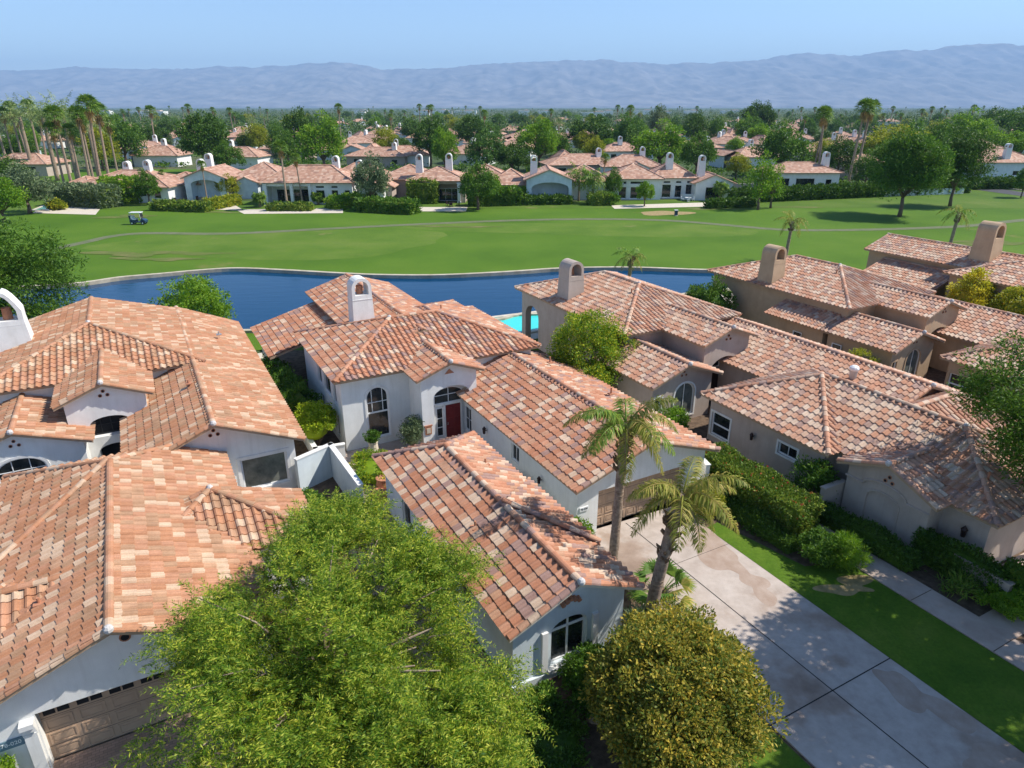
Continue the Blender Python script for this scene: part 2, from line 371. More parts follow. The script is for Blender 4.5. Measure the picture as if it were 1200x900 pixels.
def garage_door(parent,o,s,n,c,w,h,d,cols,rows,mat,winrow=True,winmat='void'):
    Z=Vector((0,0,1)); to=lambda x,z,dd: o+s*(c+x)+Z*z-n*dd
    g=G(); g.prism([to(-w/2,0,d),to(w/2,0,d),to(w/2,h,d),to(-w/2,h,d)],-n*.05,mat)
    cw=w/cols; rh=h/rows
    wl_=[]
    for i in range(cols):
        wg=G()
        for j in range(rows):
            x0=-w/2+i*cw+.07; x1=x0+cw-.14; z0=j*rh+.06; z1=z0+rh-.12
            if winrow and j==rows-1:
                for a in range(2):
                    for b in range(2):
                        xx0=x0+(x1-x0)*a/2+.025; xx1=xx0+(x1-x0)/2-.05; zz0=z0+(z1-z0)*b/2+.02; zz1=zz0+(z1-z0)/2-.04
                        wg.prism([to(xx0,zz0,d-.012),to(xx1,zz0,d-.012),to(xx1,zz1,d-.012),to(xx0,zz1,d-.012)],-n*.01,winmat)
            else:
                t=.045
                for (xa,za,xb,zb) in((x0,z0,x1,z0+t),(x0,z1-t,x1,z1),(x0,z0+t,x0+t,z1-t),(x1-t,z0+t,x1,z1-t)):
                    g.prism([to(xa,za,d-.018),to(xb,za,d-.018),to(xb,zb,d-.018),to(xa,zb,d-.018)],-n*.016,mat)
                t=.1
                g.prism([to(x0+t,z0+t,d-.012),to(x1-t,z0+t,d-.012),to(x1-t,z1-t,d-.012),to(x0+t,z1-t,d-.012)],-n*.01,mat)
        if wg.v: wl_.append(wg)
    for j in range(1,rows): g.prism([to(-w/2,j*rh-.006,d-.004),to(w/2,j*rh-.006,d-.004),to(w/2,j*rh+.006,d-.004),to(-w/2,j*rh+.006,d-.004)],-n*.003,'dark')
    gd=g.build('garage_door',parent)
    for wg in wl_: wg.build('window',gd)
    return gd
def chimney(parent,c,zb,w,d,hb,wallmat,ax='b',name='chimney',r=None,pointed=False,taper=.12,shell='same'):
    "square stack that narrows upwards with an open arched hood; c in parent's frame"
    g=G(); x,y=c; hb_=hb
    T=lambda p: Vector((x+p[0],y+p[1],p[2])) if ax=='b' else Vector((x+p[1],y+p[0],p[2]))
    wb,wt=w/2*(1+taper),w/2; db,dt=d/2*(1+taper),d/2
    vs=[T((sx*(wb if k==0 else wt),sy*(db if k==0 else dt),zb+k*hb_)) for k in(0,1) for sx,sy in((-1,-1),(1,-1),(1,1),(-1,1))]
    g.add(vs,[(0,1,2,3),(4,5,6,7),(0,1,5,4),(1,2,6,5),(2,3,7,6),(3,0,4,7)],wallmat,.5)
    zl=zb+hb_
    g.box(T((0,0,zl-.28)) ,((w+.05,d+.05,.05) if ax=='b' else (d+.05,w+.05,.05)),wallmat)
    hl=w*.35; R_=w/2; n=12; out=[(-R_,0)];inn=[]
    th=.16*w
    def arc(rx,rz,z0):
        pts=[]
        for k in range(n+1):
            t=PI*k/n; xx=-rx*math.cos(t); zz=rz*math.sin(t)
            if pointed: zz=rz*(1-abs(xx/rx)**1.6)
            pts.append((xx,z0+zz))
        return pts
    rz=w*(.72 if pointed else .5)
    o_=[(-R_,0)]+arc(R_,rz,hl)+[(R_,0)]; i_=[(-R_+th,0)]+arc(R_-th,rz-th,hl)+[(R_-th,0)]
    m=len(o_)
    vs=[T((px,sy*d/2,zl+pz)) for sy in(-1,1) for px,pz in o_]+[T((px,sy*d/2,zl+pz)) for sy in(-1,1) for px,pz in i_]
    fs=[]
    for i in range(m-1):
        fs+=[(i,i+1,m+i+1,m+i),(2*m+i,2*m+i+1,3*m+i+1,3*m+i),(i,i+1,2*m+i+1,2*m+i),(m+i,m+i+1,3*m+i+1,3*m+i)]
    g.add(vs,fs,wallmat,.5)
    o=g.build(name,parent)
    g=G(); cc=T((0,0,0)); g.tube([(cc.x,cc.y,zl-.02),(cc.x,cc.y,zl+w*.42)],[w*.17,w*.15],'pipe',10); g.build('flue',o)
    return o
def pipe_vent(parent,c,h=.35,r=.05,mat='pipe'):
    g=G(); g.tube([c,(c[0],c[1],c[2]+h)],[r,r],mat,8); g.box((c[0],c[1],c[2]+.06),(.3,.3,.05),mat); g.build('vent_pipe',parent)
SD={'F':(Vector((1,0,0)),Vector((0,-1,0))),'B':(Vector((1,0,0)),Vector((0,1,0))),'L':(Vector((0,1,0)),Vector((-1,0,0))),'R':(Vector((0,1,0)),Vector((1,0,0)))}
def house(name,label,cat,org,rot,vols,wall,tile,seg=6,fascia='fascia',group=None,wpos=None,extra=None,oh0=.42,tw=.32,tc=.40,tagwall=True):
    ox,oy=org
    if wpos is None: x,y=W(ox,oy)
    else: x,y=wpos
    root=empty(name,(x,y,0),rot,label,cat,group)
    gr=G(); gw=G(); off=Vector((ox,oy,0)); winl=[]
    for v in vols:
        v=dict(v); r=v['r']; v['r']=(r[0]-ox,r[1]-ox,r[2]-oy,r[3]-oy)
        polys,caps=vol_polys(v) if 'poly' not in v else (v['poly'],[])
        ds=v.get('deck',fascia)
        for p in polys:
            tile_plane(gr,p,v.get('seg',seg),v.get('tile',tile),tw,tc); deck(gr,p,ds)
        if seg or True:
            for p,q,k in caps:
                if k=='ridge' and v.get('noridge'): continue
                cap(gr,p,q,v.get('tile',tile),lift=.06 if k!='rake' else .02,r=.13 if seg else .16,seg=6 if seg else 3,step=.40 if seg else .9,ball=(k=='ridge' and v['e'][0] in 'gh' and seg>0))
        if v.get('wall',True):
            oh=v.get('oh',oh0); a0,a1,b0,b1=v['r']; ze,zr=v['z']; ax=v.get('ax','b')
            span=(a1-a0)/2 if ax=='b' else (b1-b0)/2; pt=(zr-ze)/span; gh=v.get('goh',.3); e0,e1=v['e']
            A0,A1,B0,B1=a0+oh,a1-oh,b0+oh,b1-oh
            if ax=='b':
                if e0!='h': B0=b0+gh
                if e1!='h': B1=b1-gh
            else:
                if e0!='h': A0=a0+gh
                if e1!='h': A1=a1-gh
            zt=ze+oh*pt-.10; za=zr-.15; zb=v.get('zb',-.15); skip=v.get('skip','')
            wm=v.get('wm',wall)
            for fn in 'FBLR':
                if fn in skip: continue
                s,n=SD[fn]
                o={'F':Vector((0,B0,0)),'B':Vector((0,B1,0)),'L':Vector((A0,0,0)),'R':Vector((A1,0,0))}[fn]
                lo,hi=(A0,A1) if fn in 'FB' else (B0,B1)
                out=[(lo,zb),(hi,zb),(hi,zt)]
                isg=(ax=='b' and ((fn=='F' and e0!='h') or (fn=='B' and e1!='h'))) or (ax=='a' and ((fn=='L' and e0!='h') or (fn=='R' and e1!='h')))
                if isg: out.append(((lo+hi)/2,za))
                out.append((lo,zt))
                ws=[]
                for w in v.get('w',[]):
                    if w['f']!=fn: continue
                    w=dict(w); w['c']-=ox if fn in 'FB' else oy
                    if w.get('kind')!='wallonly': winl.append((o,s,n,w))
                    if w.get('cut',True): ws.append(w)
                facet(gw,o,s,n,out,ws,wm)
    wo=gw.build('wall',root)
    ro=gr.build('roof',root)
    for o,s,n,w in winl:
        if w.get('kind')=='garage': garage_door(root,o,s,n,w['c'],w['w'],w['h'],w['d']-.02,w.get('cols',8),w.get('rows',5),w.get('gm','garage_tan'),w.get('gw',True))
        elif w.get('kind')!='alcove': window_parts(root,o,s,n,w)
    return root,ro,wo
# ------------------------------------------------------------ near houses
def lantern(parent,c,n,s=1):
    g=G(); c=Vector(c); n=Vector(n)
    g.tube([c,c+n*.12],[.02,.02],'metal_dark',6); p=c+n*.16
    g.tube([p-Vector((0,0,.16*s)),p+Vector((0,0,.12*s))],[.07*s,.1*s],'metal_dark',6); g.tube([p+Vector((0,0,.12*s)),p+Vector((0,0,.27*s))],[.12*s,.01],'metal_dark',6)
    g.build('wall_lantern',parent)
def gable_dots(par,c,n,s,r=.09,tri=True):
    for dx,dz in ((0,.14),(-.16,-.08),(.16,-.08)):
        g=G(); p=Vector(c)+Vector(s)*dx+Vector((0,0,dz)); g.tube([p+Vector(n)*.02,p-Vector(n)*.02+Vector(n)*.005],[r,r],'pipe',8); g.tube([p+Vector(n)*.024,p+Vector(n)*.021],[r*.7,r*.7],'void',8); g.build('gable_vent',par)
def V(r,z,e,**k): d=dict(r=r,z=z,e=e); d.update(k); return d
arc=dict
# ---- A : white house at the left
oa=(-2.,36.)
A_gar=V((-6.9,1.7,17.9,33.0),(2.72,4.45),'gh',oh=.35,goh=.55,w=[
  dict(f='F',c=-2.4,z0=0,w=4.9,h=2.1,d=.35,kind='garage',cols=6,rows=4)])
A_wing=V((-2.4,5.25,30.4,52.1),(2.8,4.42),'gg',goh=.6,w=[dict(f='F',c=3.35,z0=.45,w=2.1,h=1.65,d=.16,trim=.16,trimmat='trim_white',pm='glass_reflection',fw=.08)],noridge=False)
A_main=V((-8.9,2.0,39.7,51.6),(4.3,5.85),'hg',w=[])
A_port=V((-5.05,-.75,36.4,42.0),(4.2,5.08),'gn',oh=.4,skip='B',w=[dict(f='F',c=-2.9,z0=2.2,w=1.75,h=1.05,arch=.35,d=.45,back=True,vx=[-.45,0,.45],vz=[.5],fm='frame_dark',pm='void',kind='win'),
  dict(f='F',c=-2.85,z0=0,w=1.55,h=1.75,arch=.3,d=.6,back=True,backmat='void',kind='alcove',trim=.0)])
A_low=V((-9.7,-3.65,35.1,40.5),(2.8,3.85),'gn',skip='B',w=[dict(f='F',c=-6.7,z0=.7,w=2.0,h=1.75,arch=.6,trim=.12,trimmat='trim_white',vx=[-.35,.35],vz=[1.1])])
A_crossL=V((-9.5,-3.2,20.0,24.2),(2.9,3.85),'gn',ax='a',wall=False)
A_crossR=V((-2.6,3.95,22.4,25.8),(2.8,3.82),'hg',skip='B',oh=.4,w=[])
A,Ar,Aw=house('stucco_house','white stucco house with orange tile roof and tan garage door at the left edge','house',oa,ANG,
  [A_gar,A_wing,A_main,A_port,A_low,A_crossL,A_crossR],'stucco_white','tile_orange')
def La(a,b,z,org): return Vector((a-org[0],b-org[1],z))
gable_dots(A,La(1.4,31.0-.01,3.75,oa),(0,-1,0),(1,0,0)); gable_dots(A,La(-2.9,36.68,4.45,oa),(0,-1,0),(1,0,0)); gable_dots(A,La(-6.7,35.38,3.2,oa),(0,-1,0),(1,0,0),.08); g=G()
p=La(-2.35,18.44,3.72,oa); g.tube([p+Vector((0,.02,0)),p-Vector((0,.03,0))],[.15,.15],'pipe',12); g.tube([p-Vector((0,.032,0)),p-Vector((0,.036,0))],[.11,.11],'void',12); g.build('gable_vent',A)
chimney(Ar,(-7.35-oa[0],46.6-oa[1]),4.2,1.55,1.2,2.1,'trim_white',pointed=True,taper=.25)
for c in((3.4,45.6,4.05),(.9,36.2,4.5),(-4.6,21.3,3.75)): pipe_vent(Ar,La(*c,oa)-Vector((0,0,.12)),.25,.05,'pipe_grey' if c[0]==3.4 else 'pipe')
g=G()   # hip line that runs down across the garage roof
cap(g,La(-2.7,28.7,4.5,oa),La(-6.3,25.4,3.02,oa),'tile_orange',lift=.07)
g.build('roof_hip',Ar)
# corbels beside the garage door, the number sign
g=G()
for a in(-5.05,.25):
    g=G()
    for k,(dz,dd) in enumerate(((1.95,.30),(1.78,.22),(1.62,.14))): g.box(La(a,18.45-dd/2+.02,dz,oa),(.34,dd,.16),'trim_white')
    g.box(La(a,18.38,.8,oa),(.30,.14,1.6),'trim_white')
    g.build('door_surround',A)
sg=G(); c=La(-5.55,18.43,1.42,oa); sg.prism([c+Vector((x,0,z)) for x,z in((-.33,-.15),(.30,-.15),(.36,-.03),(.36,.13),(-.33,.13),(-.36,-.03))],(0,-.03,0),'sign_blue'); sn=sg.build('house_number_sign',A)
def text(name,body,size,parent,loc,rot,mat,ext=.006):
    cu=bpy.data.curves.new(name,'FONT'); cu.body=body; cu.size=size; cu.extrude=ext; cu.align_x='CENTER'; cu.align_y='CENTER'
    o=bpy.data.objects.new(name,cu); col.objects.link(o); dg=bpy.context.evaluated_depsgraph_get(); me=bpy.data.meshes.new_from_object(o.evaluated_get(dg))
    bpy.data.objects.remove(o); me.materials.clear(); me.materials.append(M[mat]); o=bpy.data.objects.new(name,me); col.objects.link(o); o.parent=parent; o.location=loc; o.rotation_euler=rot; return o
text('number_plate','78-020',.17,sn,c+Vector((.02,-.035,0)),(PI/2,0,0),'letter')
# ---- B : central white house
ob=(13.,33.)
fanw=dict(trim=.10,trimmat='trim_white')
B_main=V((7.5,19.9,33.1,42.6),(4.3,5.85),'hh',ax='a',w=[
  dict(f='F',c=9.85,z0=.45,w=1.25,h=3.0,arch=.55,d=.14,vx=[-.3,.3],vz=[2.1],rail=[1.5],vfrom=1.5,**fanw),
  dict(f='L',c=38.3,z0=2.3,w=.9,h=1.3,d=.14),dict(f='L',c=36.6,z0=2.3,w=1.5,h=1.3,d=.14),dict(f='L',c=35.0,z0=2.3,w=.7,h=1.3,d=.14),
  dict(f='L',c=38.3,z0=.3,w=.9,h=1.4,d=.14),dict(f='L',c=36.6,z0=.3,w=1.5,h=1.4,d=.14),dict(f='L',c=35.0,z0=.3,w=.7,h=1.4,d=.14)])
B_port=V((11.35,15.3,31.3,36.6),(4.25,4.98),'gn',oh=.35,goh=.35,skip='B',w=[
  dict(f='F',c=13.45,z0=0,w=2.15,h=3.5,arch=.55,d=.55,back=True,kind='alcove',trim=.0)])
B_back=V((10.4,16.8,36.,51.9),(4.45,5.45),'ng',oh=.4,skip='F')
B_shed=V((5.9,15.3,42.8,49.9),(2.85,4.15),'ng',oh=.5,skip='BF',zb=-.15,w=[dict(f='L',c=44.6,z0=0.2,w=1.6,h=2.0)])
B_side=V((12.5,19.9,38.,46.0),(3.95,4.9),'nh',oh=.4,skip='F')
B_gar=V((14.0,21.95,20.2,34.5),(2.75,4.12),'gn',oh=.4,goh=.5,skip='B',w=[
  dict(f='F',c=17.95,z0=0,w=4.9,h=2.1,d=.4,kind='garage',cols=8,rows=4,gw=False,gm='garage_tan'),
  dict(f='L',c=31.7,z0=.5,w=.9,h=1.5,vx=[0],vz=[.75]),
  dict(f='L',c=26.2,z0=1.2,w=.8,h=.9,vx=[0])])
B,Br,Bw=house('stucco_house','white stucco house with red front door, tall arched window and blended clay tile roof','house',ob,ANG,
  [B_main,B_port,B_back,B_shed,B_side,B_gar],'stucco_white','tile_blend')
# front door set in the entry arch
def entry(parent,org,ca_,b,red=True):
    g=G(); o=La(ca_+.26,b,0,org); g.prism([o+Vector((-.44,0,.15)),o+Vector((.44,0,.15)),o+Vector((.44,0,2.15)),o+Vector((-.44,0,2.15))],(0,-.05,0),'red_door' if red else 'metal_dark')
    for j in range(3):
        for i in(-1,1): g.box(o+Vector((i*.2,-.06,.55+j*.6)),(.28,.02,.45),'red_door' if red else 'metal_dark')
    d=g.build('front_door',parent); g=G(); g.tube([o+Vector((-.36,-.06,1.0)),o+Vector((-.36,-.12,1.0)),o+Vector((-.36,-.12,1.15))],[.015]*3,'pipe_grey',6); g.build('handle',d)
    fo=La(ca_,b,0,org); S,Nn=Vector((1,0,0)),Vector((0,-1,0))
    window_parts(parent,fo,S,Nn,dict(c=-.55,z0=.35,w=.42,h=1.75,d=0.02,vz=[.55,1.1],fw=.05))
    window_parts(parent,fo,S,Nn,dict(c=.0,z0=2.32,w=1.75,h=.95,arch=.45,d=.02,vx=[0],vz=[.5],fw=.05))
    g=G()
    for x,w in((-.86,.12),(-.27,.12),(.76,.12)): g.box(fo+Vector((x,-.04,1.15)),(w,.1,2.3),'trim_white')
    g.box(fo+Vector((0,-.04,2.27)),(1.9,.1,.12),'trim_white'); g.build('door_frame',parent)
entry(B,ob,13.45,31.65+.545)
g=G(); c=La(12.0,31.65,1.15,ob); g.box(c+Vector((0,-.02,0)),(.36,.04,.5),'plaque'); g.box(c+Vector((0,-.045,-.02)),(.22,.02,.3),'fascia_white'); g.box(c+Vector((0,-.03,.27)),(.46,.05,.08),'pipe'); g.build('wall_plaque',B)
g=G(); c=La(13.35,31.64,4.35,ob); g.prism([c+Vector((-.28,0,-.12)),c+Vector((.28,0,-.12)),c+Vector((0,0,.16))],(0,-.02,0),'pipe'); g.build('gable_vent',B)
chimney(Br,(11.55-ob[0],41.3-ob[1]),4.6,1.25,1.05,2.05,'trim_white',taper=.1)
lantern(B,La(14.39,29.3,1.6,ob),(-1,0,0)); lantern(B,La(14.39,23.6,1.5,ob),(-1,0,0),.9)
for c in((20.3,26.5,3.6),(19.6,31.5,3.85),(17.,41.3,4.9)): pipe_vent(Br,La(*c,ob)-Vector((0,0,.1)),.4,.05)
g=G(); c=La(14.75,20.68,1.45,ob); g.box(c,(.44,.04,.2),'frame_white'); s_=g.build('house_number_sign',B); text('number_plate','78-030',.13,s_,c+Vector((0,-.024,0)),(PI/2,0,0),'dark',.003)
# ---- casita
oc=(10.1,20.)
C0=V((7.6,12.65,14.15,27.25),(2.72,3.82),'gh',oh=.38,goh=.5,w=[
  dict(f='F',c=10.1,z0=.42,w=1.4,h=1.75,arch=.38,d=.2,vx=[0],rail=[1.3],bt=.07,trim=.0),
  dict(f='L',c=24.2,z0=.6,w=1.,h=1.2),dict(f='L',c=18.2,z0=.6,w=1.,h=1.2)])
S,Sr,Sw=house('guest_house','small white guest house with arched front window beside the palm trunks','house',oc,ANG,[C0],'stucco_bluewhite','tile_blend',fascia='fascia_white')  # bluer, darker stucco puts the shade on these white walls into their colour
g=G(); by=14.65
for p in range(1):
    c=La(10.1,by,0,oc)
    g.box(c+Vector((0,-.09,.33)),(1.75,.2,.14),'trim_white'); g.box(c+Vector((-.98,-.05,1.15)),(.22,.12,1.6),'trim_white'); g.box(c+Vector((.98,-.05,1.15)),(.22,.12,1.6),'trim_white')
    g.box(c+Vector((0,-.05,.05)),(4.4,.12,.42),'stucco_bluewhite')
g.build('window_surround',S)
# terracotta roof tiles sheltering the gable vent
g=G(); c=La(10.05,by,2.95,oc)
for k in range(5):
    x=(k-2)*.15; z=-abs(k-2)*.07+.06; g.tube([c+Vector((x,0,z)),c+Vector((x,-.16,z-.05))],[.075,.085],'pipe',8)
g.build('gable_vent',S)
g=G(); cap(g,La(10.1,19.35,3.9,oc),La(12.75,16.8,2.78,oc),'tile_blend',lift=.13); g.build('roof_hip',Sr); g=G()
tile_plane(g,[La(12.72,16.8,2.8,oc),La(12.72,22.,2.8,oc),La(10.2,19.4,3.87,oc)],6,'tile_blend')
g.build('raised_tile_field',Sr)
for c in((11.3,23.2,3.35),(8.9,19.2,3.3)): pipe_vent(Sr,La(*c,oc)-Vector((0,0,.08)),.32,.045)
# ---- C and D share a plan, D stands further along the street
def planC(da,db,big,wall,tile,name,label,cat='house',lastw=True,seg=6,chim=None,dots=True):
    org=(30.+da,30.+db)
    def R_(a0,a1,b0,b1): return (a0+da,a1+da,b0+db,b1+db)
    def w(f,c,z0,ww,h,**k): return dict(f=f,c=c+(da if f in'FB' else db),z0=z0,w=ww,h=h,**k)
    t=dict(trim=.1,trimmat='trim_white' if wall=='stucco_beige' else wall)
    vs=[V(R_(25.4,35.3,32.2,46.3),(4.3,5.95),'hh',w=[w('L',44.3,0,2.0,3.2,arch=.9,d=.5,kind='open',),w('B',27.5,0,2.7,3.2,arch=.9,d=.4,kind='open'),w('B',31.2,0,2.9,3.2,arch=.9,d=.4,kind='open'),w('F',26.6,1.4,.6,.8)]),
        V(R_(28.5,32.95,28.4,35.6),(4.25,5.08),'gn',oh=.4,goh=.35,skip='B',w=[w('F',30.75,0,2.55,3.15,arch=.95,d=.9,back=True,kind='alcove')]),
        V(R_(23.9,29.2,27.4,33.2),(2.78,3.76),'gn',oh=.4,goh=.45,skip='B',w=[w('F',26.75,.35,1.55,2.1,arch=.7,vx=[-.0],pm='glass_reflection',**t),w('F',24.75,.75,.5,1.15,**t)]),
        V(R_(30.75,38.7,18.3,33.5),(2.75,4.12),'gn',oh=.4,goh=.45,skip='B',w=[w('L',24.3,.6,.7,1.2),w('F',36.5,.7,1.1,1.2)]),
        V(R_(25.95,34.55,17.45,25.75),(2.72,4.43),'hh',oh=.42,w=[w('L',24.45,.45,1.35,1.35,rail=[.65],**t),w('L',19.95,1.35,1.15,.62,vx=[0],**t)]),
        V(R_(26.75,34.45,10.5,21.6),(2.72,4.40),'hn',oh=.42,noridge=False,w=[]),
        V(R_(31.,37.2,14.6,19.6),(2.75,4.15),'nh',ax='a',oh=.4,skip='L'),
        V(R_(25.9,31.,12.35,16.95),(2.7,3.6),'gn',ax='a',oh=.4,goh=.35,skip='R',w=[w('L',14.75,.12,1.45,1.9,arch=.38,d=.06,back=True,kind='alcove',trim=.08)])]
    r,ro,wo=house(name,label,cat,org,ANG,vs,wall,tile,seg=seg)
    ch=chimney(ro,(26.9+da-org[0],40.6+db-org[1]) if not chim else (chim[0]-org[0],chim[1]-org[1]),4.1,1.25,1.35,2.2,wall,taper=.14)
    # transom window inside the entry arch and door below
    fo=La(30.75+da,28.75+.885+db,0,org); S_,Nn=Vector((1,0,0)),Vector((0,-1,0))
    window_parts(r,fo,S_,Nn,dict(c=-.3,z0=2.15,w=1.3,h=.8,arch=.3,d=.02,vx=[0],fw=.05))
    g=G(); g.box(fo+Vector((-.2,-.03,1.05)),(1.6,.06,1.9),'metal_dark'); g.build('front_door',r)
    gable_dots(r,La(30.75+da,28.74+db,4.35,org),(0,-1,0),(1,0,0)); gable_dots(r,La(26.55+da,27.84+db,3.05,org),(0,-1,0),(1,0,0),.08)
    p=La(26.24+da,14.65+db,2.75,org); gable_dots(r,p,(-1,0,0),(0,1,0))
    lantern(r,La(26.36+da,22.1+db,1.55,org),(-1,0,0)); lantern(r,La(27.16+da,11.7+db,1.65,org),(-1,0,0),1.2)
    for c in((27.6,13.6,3.1),(28.6,12.1,3.3),(29.2,36.5,5.4)): pipe_vent(ro,Vector((c[0]+da-org[0],c[1]+db-org[1],c[2])),.5,.05)
    g=G(); g.tube([La(33.2+da,21.8+db,3.6,org),La(33.2+da,21.8+db,4.15,org)],[.2,.2],'pipe_grey',10); g.sph(La(33.2+da,21.8+db,4.2,org),.27,'frame_white',10,6,(1,1,.7)); g.build('turbine_vent',ro)
    # mouldings round the gable niche
    g=G()
    mp_=[(12.72,2.1),(13.7,2.1)]+[(14.75-1.0*math.cos(PI*k/10),2.12+.38*math.sin(PI*k/10)) for k in range(11)]+[(15.8,2.1),(16.6,2.1)]
    g.tube([La(26.22+da,b_+db,z_,org) for b_,z_ in mp_],.055,wall,6)
    g.build('niche_moulding',r)
    return r,ro,org
C_,Cr,occ=planC(0,0,True,'stucco_beige','tile_pink','stucco_house','beige stucco house with arched patio wall and hedge beside the driveway')
D_,Dr,odd=planC(17.6,-2.75,False,'stucco_tan','tile_pink','stucco_house','tan stucco house between the beige house and the far right house',chim=(44.1,37.6))
g=G(); g.add([La(41.2,30.3,2.83,odd),La(41.2,35.3,2.83,odd),La(43.6,35.3,3.62,odd),La(43.6,30.3,3.62,odd)],[(0,1,2,3)],'fascia',.3)
tile_plane(g,[La(41.2,30.3,2.86,odd),La(41.2,35.3,2.86,odd),La(43.6,35.3,3.66,odd),La(43.6,30.3,3.66,odd)],6,'tile_pink'); g.build('lean_to_roof',Dr)
g=G(); g.box(La(42.7,32.7,1.3,odd),(1.9,4.8,2.9),'stucco_tan'); lw=g.build('side_wall',D_)
for b_ in(32.4,29.1):
    window_parts(D_,La(41.75 if b_>31 else 41.85,b_,0,odd),Vector((0,1,0)),Vector((-1,0,0)),dict(c=0,z0=1.3,w=.8,h=.75,d=.0,fw=.06))
g=G(); g.add([La(34.2,18.9,2.75,occ),La(31.0,22.5,2.9,occ),La(31.2,26.,2.9,occ),La(35.,20.,2.75,occ)],[(0,1,2,3)],'pipe_grey'); g.build('roof_cricket',Cr)
# ---- E : same plan as B, far right
oe=(62.,25.)
def sh(v,da,db,**k):
    v=dict(v); r=v['r']; v['r']=(r[0]+da,r[1]+da,r[2]+db,r[3]+db); v['w']=[dict(w,c=w['c']+(da if w['f'] in'FB' else db)) for w in v.get('w',[])]; v.update(k); return v
E_,Er,Ew=house('stucco_house','tan stucco house with the tallest chimney at the right edge beside the fairway','house',oe,ANG,
  [sh(B_main,50,-10.8,z=(4.9,6.4)),sh(B_port,50,-10.8),sh(B_back,50,-10.8,z=(5.0,6.1)),sh(B_shed,50,-10.8,z=(2.9,4.4)),sh(B_side,50,-10.8),sh(B_gar,50,-10.8)],'stucco_tan','tile_pink',seg=4)
chimney(Er,(62.6-oe[0],31.5-oe[1]),5.2,1.5,1.5,2.2,'stucco_tan',taper=.18)
# ------------------------------------------------------------ low walls
def wallrun(name,label,cat,pts,h,th,mat,capm=None,group=None):
    c0=pts[0]; x,y=W(*c0); root=empty(name,(x,y,0),ANG,label,cat,group); g=G(); k=G()
    for p,q in zip(pts,pts[1:]):
        p=Vector((p[0]-c0[0],p[1]-c0[1],0)); q=Vector((q[0]-c0[0],q[1]-c0[1],0)); d=q-p; m=(p+q)/2; rz=math.atan2(d.y,d.x)
        g.box((m.x,m.y,h/2-.05),(d.length+th*.98,th,h+.1),mat,rz); k.box((m.x,m.y,h+.03),(d.length+th+.05,th+.06,.06),capm or mat,rz)
    g.build('wall_body',root); k.build('wall_cap',root); return root
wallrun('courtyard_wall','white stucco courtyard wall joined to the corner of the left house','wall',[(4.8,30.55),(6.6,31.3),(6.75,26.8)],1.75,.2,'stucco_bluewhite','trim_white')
wallrun('planter_wall','low white planter wall along the side of the central house','wall',[(6.2,38.5),(6.2,33.2),(7.6,33.0)],.75,.2,'stucco_white')
wallrun('gate_wall','short beige wall with dark gate beside the long hedge','wall',[(25.1,16.75),(26.3,16.75)],1.6,.22,'stucco_beige')
wallrun('garden_wall','low beige wall covered in vines before the beige house','wall',[(26.3,12.6),(26.1,9.4)],1.1,.25,'stucco_beige')
wallrun('side_yard_wall','white side wall between the driveway and the long hedge','wall',[(22.0,20.9),(22.6,22.8)],1.6,.2,'stucco_white')
g=G()
for k in range(7): g.box((k*.14-.42,0,.75),(.03,.03,1.5),'metal_dark')
for z in(.15,1.4): g.box((0,0,z),(.95,.035,.04),'metal_dark')
go=g.build('garden_gate'); x,y=W(24.6,16.75); go.location=(x,y,0); go.rotation_euler=(0,0,ANG+.9); tag(go,'black iron gate in the gap behind the long hedge','gate')
